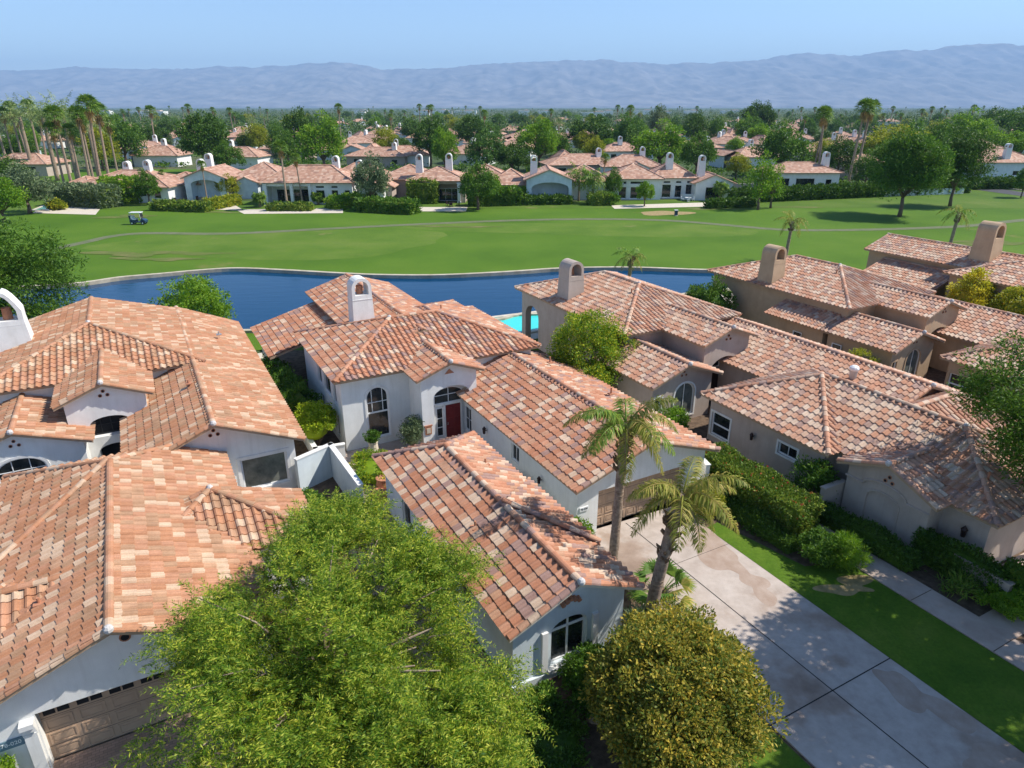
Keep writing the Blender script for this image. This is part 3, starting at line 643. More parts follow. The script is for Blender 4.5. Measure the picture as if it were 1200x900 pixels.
# ------------------------------------------------------------ ground
def sheet(name,pts,z,mat,frame='l',kind='structure',parent=None,th=None):
    pts=[Vector((*(W(*p) if frame=='l' else p),z)) for p in pts]
    tr=tessellate_polygon([pts]); me=bpy.data.meshes.new(name)
    if th:
        g=G(); n=len(pts); vs=pts+[p-Vector((0,0,th)) for p in pts]
        g.add(vs,[tuple(t) for t in tr]+[(i,(i+1)%n,n+(i+1)%n,n+i) for i in range(n)],mat,.5); o=g.build(name)
    else:
        me.from_pydata([tuple(p) for p in pts],[],[tuple(t) for t in tr]); me.materials.append(M[mat] if isinstance(mat,str) else mat); o=bpy.data.objects.new(name,me); col.objects.link(o)
    o['kind']=kind; return o
def grassmat(name,c1,c2,c3,sc=.12,patch=None,pc=(.34,.27,.13)):
    m,nt,b=nmat(name); tc=nt.nodes.new('ShaderNodeTexCoord')
    def nz(s,d=6,r=.6):
        n=nt.nodes.new('ShaderNodeTexNoise'); n.inputs['Scale'].default_value=s; n.inputs['Detail'].default_value=d; n.inputs['Roughness'].default_value=r; nt.links.new(tc.outputs['Object'],n.inputs['Vector']); return n
    n1=nz(sc); r=ramp(nt,[(.32,c1),(.52,c2),(.7,c3)]); nt.links.new(n1.outputs['Fac'],r.inputs['Fac'])
    n2=nz(9,5,.8); r2=ramp(nt,[(.3,(.72,.72,.72)),(.7,(1.2,1.2,1.2))]); nt.links.new(n2.outputs['Fac'],r2.inputs['Fac'])
    mx=nt.nodes.new('ShaderNodeMix'); mx.data_type='RGBA'; mx.blend_type='MULTIPLY'; mx.inputs['Factor'].default_value=1
    nt.links.new(r.outputs['Color'],mx.inputs['A']); nt.links.new(r2.outputs['Color'],mx.inputs['B']); last=mx.outputs['Result']
    if patch:
        n3=nz(patch,7,.62); r3=ramp(nt,[(.64,(0,0,0)),(.74,(1,1,1))]); nt.links.new(n3.outputs['Fac'],r3.inputs['Fac'])
        m3=nt.nodes.new('ShaderNodeMix'); m3.data_type='RGBA'; nt.links.new(r3.outputs['Color'],m3.inputs['Factor']); nt.links.new(last,m3.inputs['A']); m3.inputs['B'].default_value=(*pc,1); last=m3.outputs['Result']
    nt.links.new(last,b.inputs['Base Color']); b.inputs['Roughness'].default_value=.9; b.inputs['Specular IOR Level'].default_value=.15
    bp=nt.nodes.new('ShaderNodeBump'); bp.inputs['Strength'].default_value=.5; bp.inputs['Distance'].default_value=.05; nt.links.new(n2.outputs['Fac'],bp.inputs['Height']); nt.links.new(bp.outputs['Normal'],b.inputs['Normal'])
    return m
M['fairway']=grassmat('fairway',(.056,.125,.008),(.080,.158,.011),(.105,.18,.018),.05,.045,(.20,.17,.06))
M['rough_grass']=grassmat('rough_grass',(.06,.12,.012),(.085,.15,.016),(.12,.17,.03),.07,.06,(.24,.19,.09))
M['lawn']=grassmat('lawn',(.055,.12,.008),(.085,.155,.012),(.12,.18,.02),.5)
M['far_ground']=grassmat('far_ground',(.035,.07,.02),(.07,.10,.035),(.16,.14,.08),.012,.02,(.30,.22,.15))
M['soil']=noisemat('soil',(.07,.045,.03),(.17,.115,.075),3,.95,.5,c3=(.24,.17,.11))
M['gravel']=noisemat('gravel',(.22,.16,.11),(.36,.27,.19),6,.95,.5)
M['dry_grass']=noisemat('dry_grass',(.22,.17,.07),(.38,.28,.13),2.5,.95,.3)
M['path_mat']=noisemat('path_mat',(.10,.13,.055),(.155,.155,.09),.8,.9)
M['deckstone']=noisemat('deckstone',(.52,.45,.36),(.62,.55,.45),2,.8)
M['kerbstone']=noisemat('kerbstone',(.36,.31,.22),(.52,.46,.36),1.2,.9,.3)
M['asphalt']=noisemat('asphalt',(.05,.05,.055),(.075,.075,.08),2,.9,.3)
def concrete():
    m,nt,b=nmat('concrete'); tc=nt.nodes.new('ShaderNodeTexCoord')
    def nz(s,d,r=.6):
        n=nt.nodes.new('ShaderNodeTexNoise'); n.inputs['Scale'].default_value=s; n.inputs['Detail'].default_value=d; n.inputs['Roughness'].default_value=r; nt.links.new(tc.outputs['Object'],n.inputs['Vector']); return n
    n1=nz(.33,5,.55); r=ramp(nt,[(.33,(.27,.19,.14)),(.41,(.36,.27,.21)),(.47,(.44,.365,.31)),(.7,(.50,.43,.375))]); nt.links.new(n1.outputs['Fac'],r.inputs['Fac'])
    n2=nz(2.2,8,.7); r2=ramp(nt,[(.3,(.80,.78,.76)),(.65,(1.05,1.05,1.05))]); nt.links.new(n2.outputs['Fac'],r2.inputs['Fac'])
    mx=nt.nodes.new('ShaderNodeMix'); mx.data_type='RGBA'; mx.blend_type='MULTIPLY'; mx.inputs['Factor'].default_value=1
    nt.links.new(r.outputs['Color'],mx.inputs['A']); nt.links.new(r2.outputs['Color'],mx.inputs['B']); nt.links.new(mx.outputs['Result'],b.inputs['Base Color'])
    b.inputs['Roughness'].default_value=.75
    n3=nz(50,3); bp=nt.nodes.new('ShaderNodeBump'); bp.inputs['Strength'].default_value=.25; bp.inputs['Distance'].default_value=.01; nt.links.new(n3.outputs['Fac'],bp.inputs['Height']); nt.links.new(bp.outputs['Normal'],b.inputs['Normal'])
    return m
M['concrete']=concrete()
M['walk']=noisemat('walk',(.40,.30,.24),(.52,.42,.35),.9,.85,.2)
def pavers():
    m,nt,b=nmat('pavers'); tc=nt.nodes.new('ShaderNodeTexCoord'); br=nt.nodes.new('ShaderNodeTexBrick'); br.inputs['Scale'].default_value=1
    br.inputs['Brick Width'].default_value=.2; br.inputs['Row Height'].default_value=.1; br.inputs['Mortar Size'].default_value=.006
    br.inputs['Color1'].default_value=(.50,.33,.24,1); br.inputs['Color2'].default_value=(.36,.24,.17,1); br.inputs['Mortar'].default_value=(.2,.15,.11,1)
    mp=nt.nodes.new('ShaderNodeMapping'); mp.inputs['Rotation'].default_value=(0,0,-ANG); nt.links.new(tc.outputs['Object'],mp.inputs['Vector']); nt.links.new(mp.outputs['Vector'],br.inputs['Vector'])
    nt.links.new(br.outputs['Color'],b.inputs['Base Color']); b.inputs['Roughness'].default_value=.85; return m
M['pavers']=pavers()
def water(name,c,rough=.05,bs=.6,bstr=.15):
    m,nt,b=nmat(name); b.inputs['Base Color'].default_value=(*c,1); b.inputs['Roughness'].default_value=rough; b.inputs['IOR'].default_value=1.33; b.inputs['Specular IOR Level'].default_value=.5
    tc=nt.nodes.new('ShaderNodeTexCoord'); mp=nt.nodes.new('ShaderNodeMapping'); mp.inputs['Scale'].default_value=(.5,1.6,1); n=nt.nodes.new('ShaderNodeTexNoise'); n.inputs['Scale'].default_value=bs; n.inputs['Detail'].default_value=5
    nt.links.new(tc.outputs['Object'],mp.inputs['Vector']); nt.links.new(mp.outputs['Vector'],n.inputs['Vector'])
    bp=nt.nodes.new('ShaderNodeBump'); bp.inputs['Strength'].default_value=bstr; bp.inputs['Distance'].default_value=.15; nt.links.new(n.outputs['Fac'],bp.inputs['Height']); nt.links.new(bp.outputs['Normal'],b.inputs['Normal']); return m
M['lake_water']=water('lake_water',(.0,.04,.105),.07)
M['lake_water'].node_tree.nodes['Principled BSDF'].inputs['Specular IOR Level'].default_value=.24
M['pool_water']=water('pool_water',(.05,.62,.58),.05,2.5,.2)
M['pool_dark']=water('pool_dark',(.03,.30,.25),.05,2.5,.2)
R_=40000.
sheet('ground',[(-R_,-2000),(R_,-2000),(R_,R_),(-R_,R_)],-.02,'far_ground','w')
sheet('yard_ground',[(-60,-25),(90,-25),(90,52),(-60,52)],0.,'soil')
shore=[(-60,352),(0,342),(90,336),(140,329),(185,325),(240,320),(280,318),(330,320),(400,324),(450,326),(520,326),(600,322),(660,318),(740,317),(830,320),(880,318),(915,316)]
far=[P(u,v,0) for u,v in shore]
near=[P(925,320),P(900,332),P(850,341),P(760,352),P(660,368),P(607,371),P(580,377),P(500,382),P(400,386),P(285,390),P(180,392),P(60,398),P(-80,420)]
def smooth(pts,k=4):
    out=[]; n=len(pts)
    for i in range(n-1):
        p0=Vector((*pts[max(i-1,0)],0)); p1=Vector((*pts[i],0)); p2=Vector((*pts[i+1],0)); p3=Vector((*pts[min(i+2,n-1)],0))
        for j in range(k):
            t=j/k; q=.5*((2*p1)+(-p0+p2)*t+(2*p0-5*p1+4*p2-p3)*t*t+(-p0+3*p1-3*p2+p3)*t**3); out.append((q.x,q.y))
    out.append(tuple(pts[-1])); return out
far=smooth(far); near=smooth(near)
fy=[(-190,45),(-80,45)]
sheet('fairway',[(-190,50),(190,50),(190,128),(60,131),(-60,129),(-190,125)],.02,'fairway','w')
sheet('lake',far+near,.05,'lake_water','w')
def strip(name,pts,w,z,mat,h=None,parent=None,kind='structure'):
    pts=[Vector((*p,0)) for p in pts]; g=G(); vs=[];n=len(pts)
    for i,p in enumerate(pts):
        d=(pts[min(i+1,n-1)]-pts[max(i-1,0)]).normalized(); s=Vector((-d.y,d.x,0))*w/2
        vs+=[p+s+Vector((0,0,z)),p-s+Vector((0,0,z))]
    fs=[(2*i,2*i+1,2*i+3,2*i+2) for i in range(n-1)]
    if h:
        o=len(vs); vs+=[v-Vector((0,0,h)) for v in vs]; fs+=[(2*i,2*i+2,o+2*i+2,o+2*i) for i in range(n-1)]+[(2*i+1,2*i+3,o+2*i+3,o+2*i+1) for i in range(n-1)]
    g.add(vs,fs,mat,.5); o=g.build(name); o['kind']=kind; return o
strip('lake_edge',far,.55,.42,'kerbstone',.5); strip('lake_edge',near,.5,.25,'kerbstone',.4)
strip('cart_path',smooth([P(u,v) for u,v in[(40,300),(62,292.5),(100,284),(135,276.5),(175,273.5),(267,274),(380,268.5),(470,264),(600,258.5),(700,257),(780,258.5),(840,263),(910,269),(967,270),(1050,268.5),(1133,265),(1200,258),(1260,254)]]),1.8,.04,'path_mat')
sheet('rough_grass',[(-190,124),(-60,128.5),(60,130.5),(190,127),(190,150),(100,160),(60,148),(20,140),(-60,140),(-110,150),(-190,150)],.035,'rough_grass','w')
sheet('left_green',[(-190,148),(-70,140),(-70,215),(-190,215)],.03,'fairway','w')
strip('road',smooth([P(1134,219),P(1160,222.5),P(1200,228),P(1260,236)]),6.5,.06,'asphalt'); strip('kerb',smooth([P(1134,216.5),P(1160,219.2),P(1200,223.5),P(1260,230)]),.5,.2,'kerbstone',.2)
# sandy and pale worn spots on the fairway
def blob(name,c,rx,ry,z,mat,n=28,j=.18):
    pts=[]; ph=[random.uniform(0,6.28) for _ in range(4)]
    for k in range(n):
        t=2*PI*k/n; q=1+j*math.sin(2*t+ph[0])+j*.7*math.sin(3*t+ph[1])+j*.5*math.sin(5*t+ph[2]); pts.append((c[0]+rx*q*math.cos(t),c[1]+ry*q*math.sin(t)))
    return sheet(name,pts,z,mat,'w')
M['fair_light']=grassmat('fair_light',(.07,.14,.012),(.098,.168,.018),(.13,.185,.03),.12,.13,(.20,.18,.07))
M['worn']=grassmat('worn',(.085,.14,.02),(.12,.15,.035),(.19,.17,.07),.25,.3,(.34,.26,.13))
blob('fairway_mown',P(330,285),27,9,.028,'fair_light'); blob('fairway_mown',P(690,268),30,6,.028,'fair_light')
blob('worn_grass',P(780,250),4.2,3.0,.05,'dry_grass')
for u_,v_,rx_,ry_ in((150,298,4,1.8),(185,304,4,1.2),(225,297,4,1.1),(540,266,5,.8),(150,254,5,1.6),(1160,285,7,1.4),(260,249,3,1.)): blob('worn_grass',P(u_,v_),rx_,ry_,.044+.0009*(u_%17),'worn',j=.4)
blob('worn_grass',P(840,245),5,1.6,.05,'worn',j=.3); blob('worn_grass',P(935,243),4,1.2,.05,'worn')
# driveway, joints, walk, lawns
sheet('driveway',[(14.2,-6),(19.95,-6),(19.95,18.6),(21.3,20.6),(14.3,20.9)],.06,'concrete','l',th=.08)
for r in([(17.02,-6),(17.06,-6),(17.06,20.6),(17.02,20.6)],[(14.2,9.7),(19.95,9.7),(19.95,9.74),(14.2,9.74)],[(14.2,2.5),(19.95,2.5),(19.95,2.53),(14.2,2.53)],[(14.2,17.2),(19.95,17.2),(19.95,17.22),(14.2,17.22)]): sheet('driveway_joint',r,.064,'dark','l')
M['stain']=noisemat('stain',(.33,.235,.175),(.42,.325,.26),1.6,.6,c3=(.46,.38,.32))
for (a_,b_),rx_,ry_,z_ in(((19.1,17.0),.75,1.6,.0625),((18.9,14.6),.5,.9,.0622),((19.2,8.2),.6,1.3,.0628),((18.7,5.0),.9,1.2,.0624)):
    o_=blob('driveway_stain',(0,0),rx_,ry_,z_,'stain',n=110,j=.3); x,y=W(a_,b_); o_.location=(x,y,0); o_.rotation_euler=(0,0,ANG)
sheet('lawn',[(20.0,-8),(23.35,-8),(23.35,13.9),(21.6,14.6),(20.75,18.7),(20.0,18.6)],.03,'lawn')
x,y=W(22.1,12.9); blob('bare_patch',(x,y),1.0,.5,.034,'dry_grass',n=90,j=.42)
sheet('lawn',[(24.75,-8),(33,-8),(33,7.9),(24.75,7.9)],.03,'lawn')
sheet('lawn',[(8,-8),(14.15,-8),(14.15,10.6),(8,9.8)],.03,'lawn')
sheet('walkway',[(23.4,-8),(24.7,-8),(24.7,8.2),(30,8.2),(30,9.4),(24.75,9.45),(24.75,17.5),(23.4,17.5)],.05,'walk','l',th=.07)
for b_ in(2.4,5.3,8.2,11.2,14.2): sheet('walkway_joint',[(23.4,b_),(24.7,b_),(24.7,b_+.03),(23.4,b_+.03)],.054,'soil','l')
sheet('driveway',[(27.3,-2),(35,-2),(35,8.1),(30.05,8.1),(30.05,9.5),(35,9.5),(35,10.8),(27.3,10.8)],.055,'walk','l',th=.07)
sheet('driveway',[(-5.4,4),(.6,4),(.6,18.7),(-5.4,18.7)],.05,'pavers','l',th=.07)
# pools
def pool(name,label,pts,fr,mat='pool_water'):
    c=pts[0]; c=(sum(p[0] for p in pts)/len(pts),sum(p[1] for p in pts)/len(pts)); x,y=W(*c) if fr=='l' else c
    root=empty(name,(x,y,0),0,label,'pool'); q=[(W(*p) if fr=='l' else p) for p in pts]; q=[(p[0]-x,p[1]-y) for p in q]
    o=sheet('water_surface',q,.10,mat,'w'); del o['kind']; o.parent=root
    cl=q+[q[0]]; s=strip('coping',cl,.45,.16,'deckstone',.15); del s['kind']; s.parent=root
sheet('pool_deck',[(17.5,44.),(34.5,46.6),(34.5,53.4),(18.5,53.0)],.045,'deckstone','l',th=.05)
pool('swimming_pool','turquoise swimming pool behind the arched patio wall near the lake',[(21.5,46.9),(31.5,47.1),(31.5,51.9),(26.5,52.3),(21.5,51.9)],'l')
sheet('pool_deck',[(43,44.5),(56,42.5),(56,48),(43,50)],.045,'deckstone','l',th=.05)
sheet('patio',[(3.2,43.5),(7,43.),(7,52.5),(3.2,52.5)],.045,'deckstone','l',th=.05)
# ------------------------------------------------------------ foliage
def leafmesh(name,C,D,ln,wd,mat,parent=None,fold=.25,kind=None):
    "one small two-sided blade per centre C along direction D"
    n=len(C); D=D/np.linalg.norm(D,axis=1,keepdims=True)
    rnd=rng.normal(size=(n,3)); S=np.cross(D,rnd); S/=np.linalg.norm(S,axis=1,keepdims=True)+1e-9
    ln=ln*rng.uniform(.7,1.3,(n,1)); wd=wd*rng.uniform(.7,1.3,(n,1)); U=np.cross(S,D)
    V_=np.stack([C,C+D*ln*.5+S*wd*.5+U*wd*fold,C+D*ln,C+D*ln*.5-S*wd*.5+U*wd*fold],1).reshape(-1,3)
    return quads(name,V_,mat,parent)
def quads(name,V_,mat,parent=None):
    n=len(V_)//4; me=bpy.data.meshes.new(name); me.vertices.add(n*4); me.vertices.foreach_set('co',V_.astype(np.float32).ravel())
    me.loops.add(n*4); me.loops.foreach_set('vertex_index',np.arange(n*4,dtype=np.int32))
    me.polygons.add(n); me.polygons.foreach_set('loop_start',np.arange(0,n*4,4,dtype=np.int32)); me.polygons.foreach_set('loop_total',np.full(n,4,dtype=np.int32))
    me.materials.append(M[mat]); me.update(calc_edges=True); me.validate()
    o=bpy.data.objects.new(name,me); col.objects.link(o)
    if parent: o.parent=parent
    return o
def unit(n):
    v=rng.normal(size=(n,3)); return v/np.linalg.norm(v,axis=1,keepdims=True)
def clumps(n,R,zc,shell=.72,low=-.55,lump=.16):
    d=unit(n*3); d=d[d[:,2]>low][:n]; n=len(d)
    r=rng.uniform(shell,1.0,(n,1))*(1+lump*np.sin(3*d[:,:1]*2+1)+lump*np.sin(4*d[:,1:2]+2)*.8)
    return d*r*np.array(R)+np.array([0,0,zc])
def cloud(cen,per,rad,flat=.7):
    n=len(cen)*per; o=unit(n)*np.cbrt(rng.random((n,1)))*rad*np.repeat(rng.uniform(.6,1.3,(len(cen),1)),per,0); o[:,2]*=flat
    return np.repeat(cen,per,0)+o,o
def limbs(g,h0,cen,zc,mat,r0,nb=9,base=(0,0,0),n=7):
    b=Vector(base); fork=b+Vector((random.uniform(-.1,.1)*r0*4,random.uniform(-.1,.1)*r0*4,h0))
    g.tube([b,b.lerp(fork,.5)+Vector((r0*.4,0,0)),fork],[r0*1.25,r0,r0*.85],mat,n)
    idx=rng.choice(len(cen),min(nb,len(cen)),replace=False)
    for i in idx:
        e=Vector(cen[i]); m=fork.lerp(e,.5)+Vector((0,0,(e-fork).length*.12)); g.tube([fork,m,e],[r0*.55,r0*.32,r0*.08],mat,5)
def tree(name,label,loc,cat,R,zc,h0,nc,per,rad,ln,wd,mat,bark='bark',r0=.15,group=None,shell=.72,nb=9,low=-.55,up=.25,rz=None,flat=.7,inner=0,lump=.16):
    root=empty(name,(loc[0],loc[1],0),rz if rz is not None else random.uniform(0,6),label,cat,group)
    cen=clumps(nc,R,zc,shell,low,lump)
    if inner: cen=np.vstack([cen,(cen[:inner]-np.array([0,0,zc]))*.55+np.array([0,0,zc])])
    g=G(); limbs(g,h0,cen,zc,bark,r0,nb); g.build('trunk',root,True)
    C,o=cloud(cen,per,rad,flat); D=o/(rad)+unit(len(C))*.8+np.array([0,0,up]); leafmesh('crown',C,D,ln,wd,mat,root); return root
# big feathery mesquite in front
def mesquite(loc,R,zc,nc,tw,label):
    root=empty('mesquite_tree',(loc[0],loc[1],0),ANG,label,'tree')
    cen=np.vstack([clumps(k,r_,0,.35,-.75,.2)+np.array(c_) for k,r_,c_ in ((190,(3.2,4.2,2.1),(0,0,4.0)),(75,(1.9,2.2,1.7),(1.5,-3.3,3.2)),(60,(1.5,2.0,1.3),(2.8,.6,4.2)),(34,(1.2,1.6,1.1),(2.7,-1.9,3.4)),(42,(1.5,1.8,1.1),(-2.2,1.4,3.5)),(38,(1.5,1.7,1.0),(1.5,3.3,4.9)),(70,(2.2,2.2,1.6),(-1.0,-2.8,3.4)))]); g=G(); limbs(g,1.6,cen,zc,'bark_pale',.2,26)
    _n=np.sin(cen[:,0]*1.9+.5)+np.sin(cen[:,1]*1.7+2.)+np.sin(cen[:,2]*2.3+cen[:,0]); cen=cen[_n>-.65]; cen=np.vstack([cen,clumps(60,(1.5,1.7,1.4),0,.3,-.8,.2)+np.array((2.6,-2.9,2.7)),clumps(40,(1.3,1.5,1.1),0,.3,-.8,.2)+np.array((2.1,-4.7,2.4))])
    idx=rng.choice(len(cen),110)
    for i in idx:
        e=Vector(cen[i]); m=e*.72+Vector((0,0,zc*.28-.2)); g.tube([m,m.lerp(e,.5)+Vector((0,0,.15)),e+(e-m)*.35+Vector((0,0,.1))],[.04,.026,.012],'bark_pale',5)
    g.build('trunk',root,True)
    n=len(cen)*tw; d0=np.repeat(cen-np.array([0,0,zc-1.2]),tw,0); d0/=np.linalg.norm(d0,axis=1,keepdims=True)
    st_=np.repeat(cen,tw,0)+unit(n)*rng.random((n,1))**.5*.6; dr=d0*.8+unit(n)*.75+np.array([0,0,.1]); dr/=np.linalg.norm(dr,axis=1,keepdims=True)
    ln=rng.uniform(.4,1.05,(n,1)); K=14; allC=[];allD=[]
    for k in range(K):
        t=(k+.5)/K; p=st_+dr*ln*t+np.array([0,0,-1])*(ln*t)**2*.38; tg=dr+np.array([0,0,-1])*ln*t*.76; tg/=np.linalg.norm(tg,axis=1,keepdims=True)
        sd=np.cross(tg,unit(n)*.3+np.array([0,0,1.])); sd/=np.linalg.norm(sd,axis=1,keepdims=True)
        for s in(-1,1): allC.append(p+unit(n)*.01); allD.append(sd*s+tg*.7+unit(n)*.25)
    leafmesh('crown',np.concatenate(allC),np.concatenate(allD),.115,.028,'leaf_mesquite',root,.1); return root
x,y=W(2.35,15.4); mesquite((x,y),(4.3,5.3,2.5),4.0,250,34,'huge feathery green mesquite tree filling the bottom left foreground')
# round glossy tree at the bottom centre
x,y=W(11.2,10.75); tree('ornamental_tree','round yellow green ornamental tree with gold tinted leaves beside the driveway',(x,y),'tree',(2.75,2.5,1.75),1.95,.8,430,150,.40,.12,.065,'leaf_lemon',r0=.12,shell=.76,low=-.75,inner=100,nb=14,lump=.085)
# citrus between central and beige houses
x,y=L(690,425,2.6); x,y=W(x,y); tree('citrus_tree','bright green citrus tree between the central white house and the beige house',(x,y),'tree',(2.8,2.7,2.6),3.0,.9,260,90,.5,.15,.075,'leaf_citrus',r0=.12,low=-.8,inner=40,shell=.75)
# shaded tree at the right edge
def lobetree(name,label,p,lobes,per,rad,ln,wd,mat,h0,r0):
    x,y=W(*p); root=empty(name,(x,y,0),ANG,label,'tree'); cen=np.vstack([clumps(k,r_,0,.5,-.9,.2)+np.array((c_[0]-p[0],c_[1]-p[1],c_[2])) for k,r_,c_ in lobes]); g=G(); limbs(g,h0,cen,4,'bark',r0,20); g.build('trunk',root,True)
    C,o=cloud(cen,per,rad); leafmesh('crown',C,o/rad+unit(len(C))*.8+np.array([0,0,-.1]),ln,wd,mat,root); return root
lobetree('shade_tree','dark green shade tree leaning in from the right edge of the frame',(31.0,10.2),[(90,(1.9,2.3,2.0),(30.4,12.9,6.6)),(60,(1.5,1.6,1.5),(29.5,11.3,5.2)),(70,(1.7,1.5,1.5),(28.9,9.1,4.2))],90,.6,.19,.06,'leaf_mid',2.4,.2)
for (a_,b_),zc_,lb in(((26.8,6.9),9.2,'tall dark tree just outside the right edge that shades the driveway and lawn'),((23.6,4.3),9.,'second tall dark tree outside the bottom right corner over the lawn'),((29.8,6.9),9.3,'third tall dark tree outside the right edge beyond the walkway'),((27.2,2.6),9.4,'fourth tall dark tree outside the bottom right corner')):
    x,y=W(a_,b_); tree('shade_tree',lb,(x,y),'tree',(3.4,3.4,2.4),zc_,5.2,190,95,.75,.25,.13,'leaf_dark',r0=.22,low=-.7)
# dense tree at upper left
x,y=P(-24,395); tree('dense_tree','dense feathery green tree at the left edge beside the lake',(x,y),'tree',(6.5,5.5,4.9),4.7,1.6,420,120,1.1,.34,.09,'leaf_mid',r0=.3,low=-.8,inner=80,up=.1)
x,y=L(232,378,1.6); x,y=W(x,y); tree('olive_tree','loose bright green tree at the lake side behind the left house',(x,y),'tree',(3.1,2.8,2.4),2.6,1.2,160,70,.6,.26,.09,'leaf_bright',r0=.12,low=-.6,shell=.5)
bpy.data.objects[0]
def shrub(label,p,R,mat,nc=60,per=45,rad=.22,ln=.12,wd=.06,name='shrub',group=None,frame='l',zc=None,core=True,cat='shrub',low=-.3,shell=.8):
    x,y=W(*p) if frame=='l' else p; root=empty(name,(x,y,0),random.uniform(0,6),label,cat,group); zc=zc if zc is not None else R[2]*.75
    g=G(); cen=clumps(nc,R,zc,shell,low,.08)
    for i in range(0,min(len(cen),18)): e=Vector(cen[i]); g.tube([(0,0,0),e*.5+Vector((0,0,.05)),e*.95],[.03,.02,.008],'bark',4)
    if core: g.sph((0,0,zc*.9),1,mat,10,6,(R[0]*.72,R[1]*.72,R[2]*.72))
    g.build('stems',root); C,o=cloud(cen,per,rad); D=o/rad+unit(len(C))*.8+np.array([0,0,.3]); leafmesh('foliage',C,D,ln,wd,mat,root); return root
def hedge(label,pts,w,h,mat,name='hedge',dens=420,ln=.13,wd=.065,frame='l',z0=0,lum=.12,flowers=None,group=None,cat='hedge'):
    pts=[Vector((*(W(*p) if frame=='l' else p),0)) for p in pts]; o0=pts[0].copy(); root=empty(name,o0,0,label,cat,group); g=G(); Cs=[];Ds=[]
    for p,q in zip(pts,pts[1:]):
        p=p-o0;q=q-o0; d=(q-p); l=d.length; d.normalize(); s=Vector((-d.y,d.x,0)); m=(p+q)/2; g.box((m.x,m.y,h*.46+z0),(l+w*.5,w*.72,h*.9),'leaf_hedge' if mat!='leaf_dark' else 'leaf_dark',math.atan2(d.y,d.x))
        for face,area in(('t',l*w),('a',l*h),('b',l*h),('c',w*h),('d',w*h)):
            n=int(area*dens); u=rng.uniform(-.5,.5,n); v=rng.uniform(0,1,n)
            if face=='t': X,Y,Z,nn=u*(l+w*.5),(v-.5)*w,np.full(n,h),(0,0,1)
            elif face in 'ab': X,Y,Z,nn=u*(l+w*.5),np.full(n,w/2*(1 if face=='a' else -1)),v*h,(0,1 if face=='a' else -1,0)
            else: sg=1 if face=='c' else -1; X,Y,Z,nn=np.full(n,sg*(l/2+w*.25)),u*w,v*h,(sg,0,0)
            bump=lum*(np.sin(X*2.1+1)+np.sin(Y*3+Z*2.7)+rng.normal(size=n)*.6)
            r_=np.minimum(1,np.abs(Y)/(w/2)); rim=-.18*h*.3*(r_**4)*(Z>h*.8)
            X=X+nn[0]*bump;Y=Y+nn[1]*bump;Z=Z+nn[2]*bump+rim
            C=np.array(m)[None,:]+X[:,None]*np.array(d)+Y[:,None]*np.array(s)+Z[:,None]*np.array([0,0,1.])+np.array([0,0,z0])
            nw=np.array(d)*nn[0]+np.array(s)*nn[1]+np.array([0,0,1.])*nn[2]; Cs.append(C); Ds.append(nw*.8+unit(n)+np.array([0,0,.3]))
    g.build('core',root); C=np.concatenate(Cs); D=np.concatenate(Ds)
    leafmesh('foliage',C,D,ln,wd,mat,root)
    if flowers:
        k=rng.choice(len(C),flowers); k=k[C[k,2]>h*.7]; leafmesh('flowers',C[k]+np.array([0,0,.05]),D[k],ln*.9,wd*1.4,'leaf_red',root)['kind']='stuff'
    return root
hedge('tall long clipped hedge with red blooms between the driveway lawn and beige house',[(23.2,21.6),(23.1,16.4)],1.6,1.75,'leaf_hedge',dens=620,ln=.12,wd=.07,flowers=260,lum=.09)
hedge('low dark ground cover strip at the foot of the long hedge',[(21.9,19.6),(21.9,15.7)],.7,.55,'leaf_dark',name='ground_cover',dens=500,cat='plant')
shrub('round glossy shrub at the end of the driveway lawn',(22.4,14.6),(.85,.8,.75),'leaf_mid',70,60,.2)
shrub('spiky light green shrub beside the walkway and glossy shrub',(23.1,13.9),(.8,.7,.75),'leaf_bright',60,60,.22,.2,.03)
shrub('clipped dome shrub in the planting bed by the walkway corner',(26.0,9.15),(.95,.8,.6),'leaf_bright',90,60,.16,.08,.05)
shrub('small fern like plant beside the clipped dome shrub',(25.4,10.6),(.5,.5,.4),'palm_leaf',25,20,.2,.35,.04,core=False)
hedge('row of dark low shrubs between the walkway and the niche wall',[(25.15,16.4),(25.2,12.6)],.9,.75,'leaf_dark',dens=420,ln=.14,lum=.14,cat='hedge')
hedge('dark vine covering the low garden wall of the beige house',[(26.3,12.7),(26.35,9.7)],.7,1.45,'leaf_dark',name='climbing_vine',dens=480,lum=.12,cat='vine')
hedge('leafy green vine column at the end of the low garden wall',[(26.6,9.6),(26.9,9.1)],.7,1.7,'leaf_mid',name='climbing_vine',dens=520,lum=.1,cat='vine')
x,y=W(25.7,17.7); tree('garden_tree','small dark tree between the hedge gate and the niche wall',(x,y),'tree',(.8,.8,.9),1.35,.4,60,60,.35,.15,.07,'leaf_mid',r0=.06,low=-.8)
shrub('bushy plants in front of the arched window of the beige house',(24.6,26.6),(1.5,.9,.9),'leaf_bright',90,50,.26)
shrub('yellow green shrub beside the arched wing of the tan house',(40.6,26.3),(1.6,1.4,1.45),'leaf_yellow',110,50,.3)
shrub('dark foliage growing through the patio arch of the tan house',(41.6,41.5),(1.6,2.3,2.3),'leaf_mid',120,50,.35,.2,.1)
shrub('bright lime round shrub beside the low planter wall',(6.55,34.6),(1.15,1.1,1.1),'leaf_lime',110,60,.22,.1,.08,zc=1.6)
hedge('tall dark hedge along the side of the central house',[(5.6,43.6),(6.1,37.6)],1.7,2.2,'leaf_mid',dens=330,ln=.2,wd=.08,lum=.22)
x,y=L(307,425,1); x,y=W(x,y)
shrub('bright green shrub at the lakeside corner between the two white houses',(3.9,50.6),(1.3,1.2,1.5),'leaf_bright',80,50,.3)
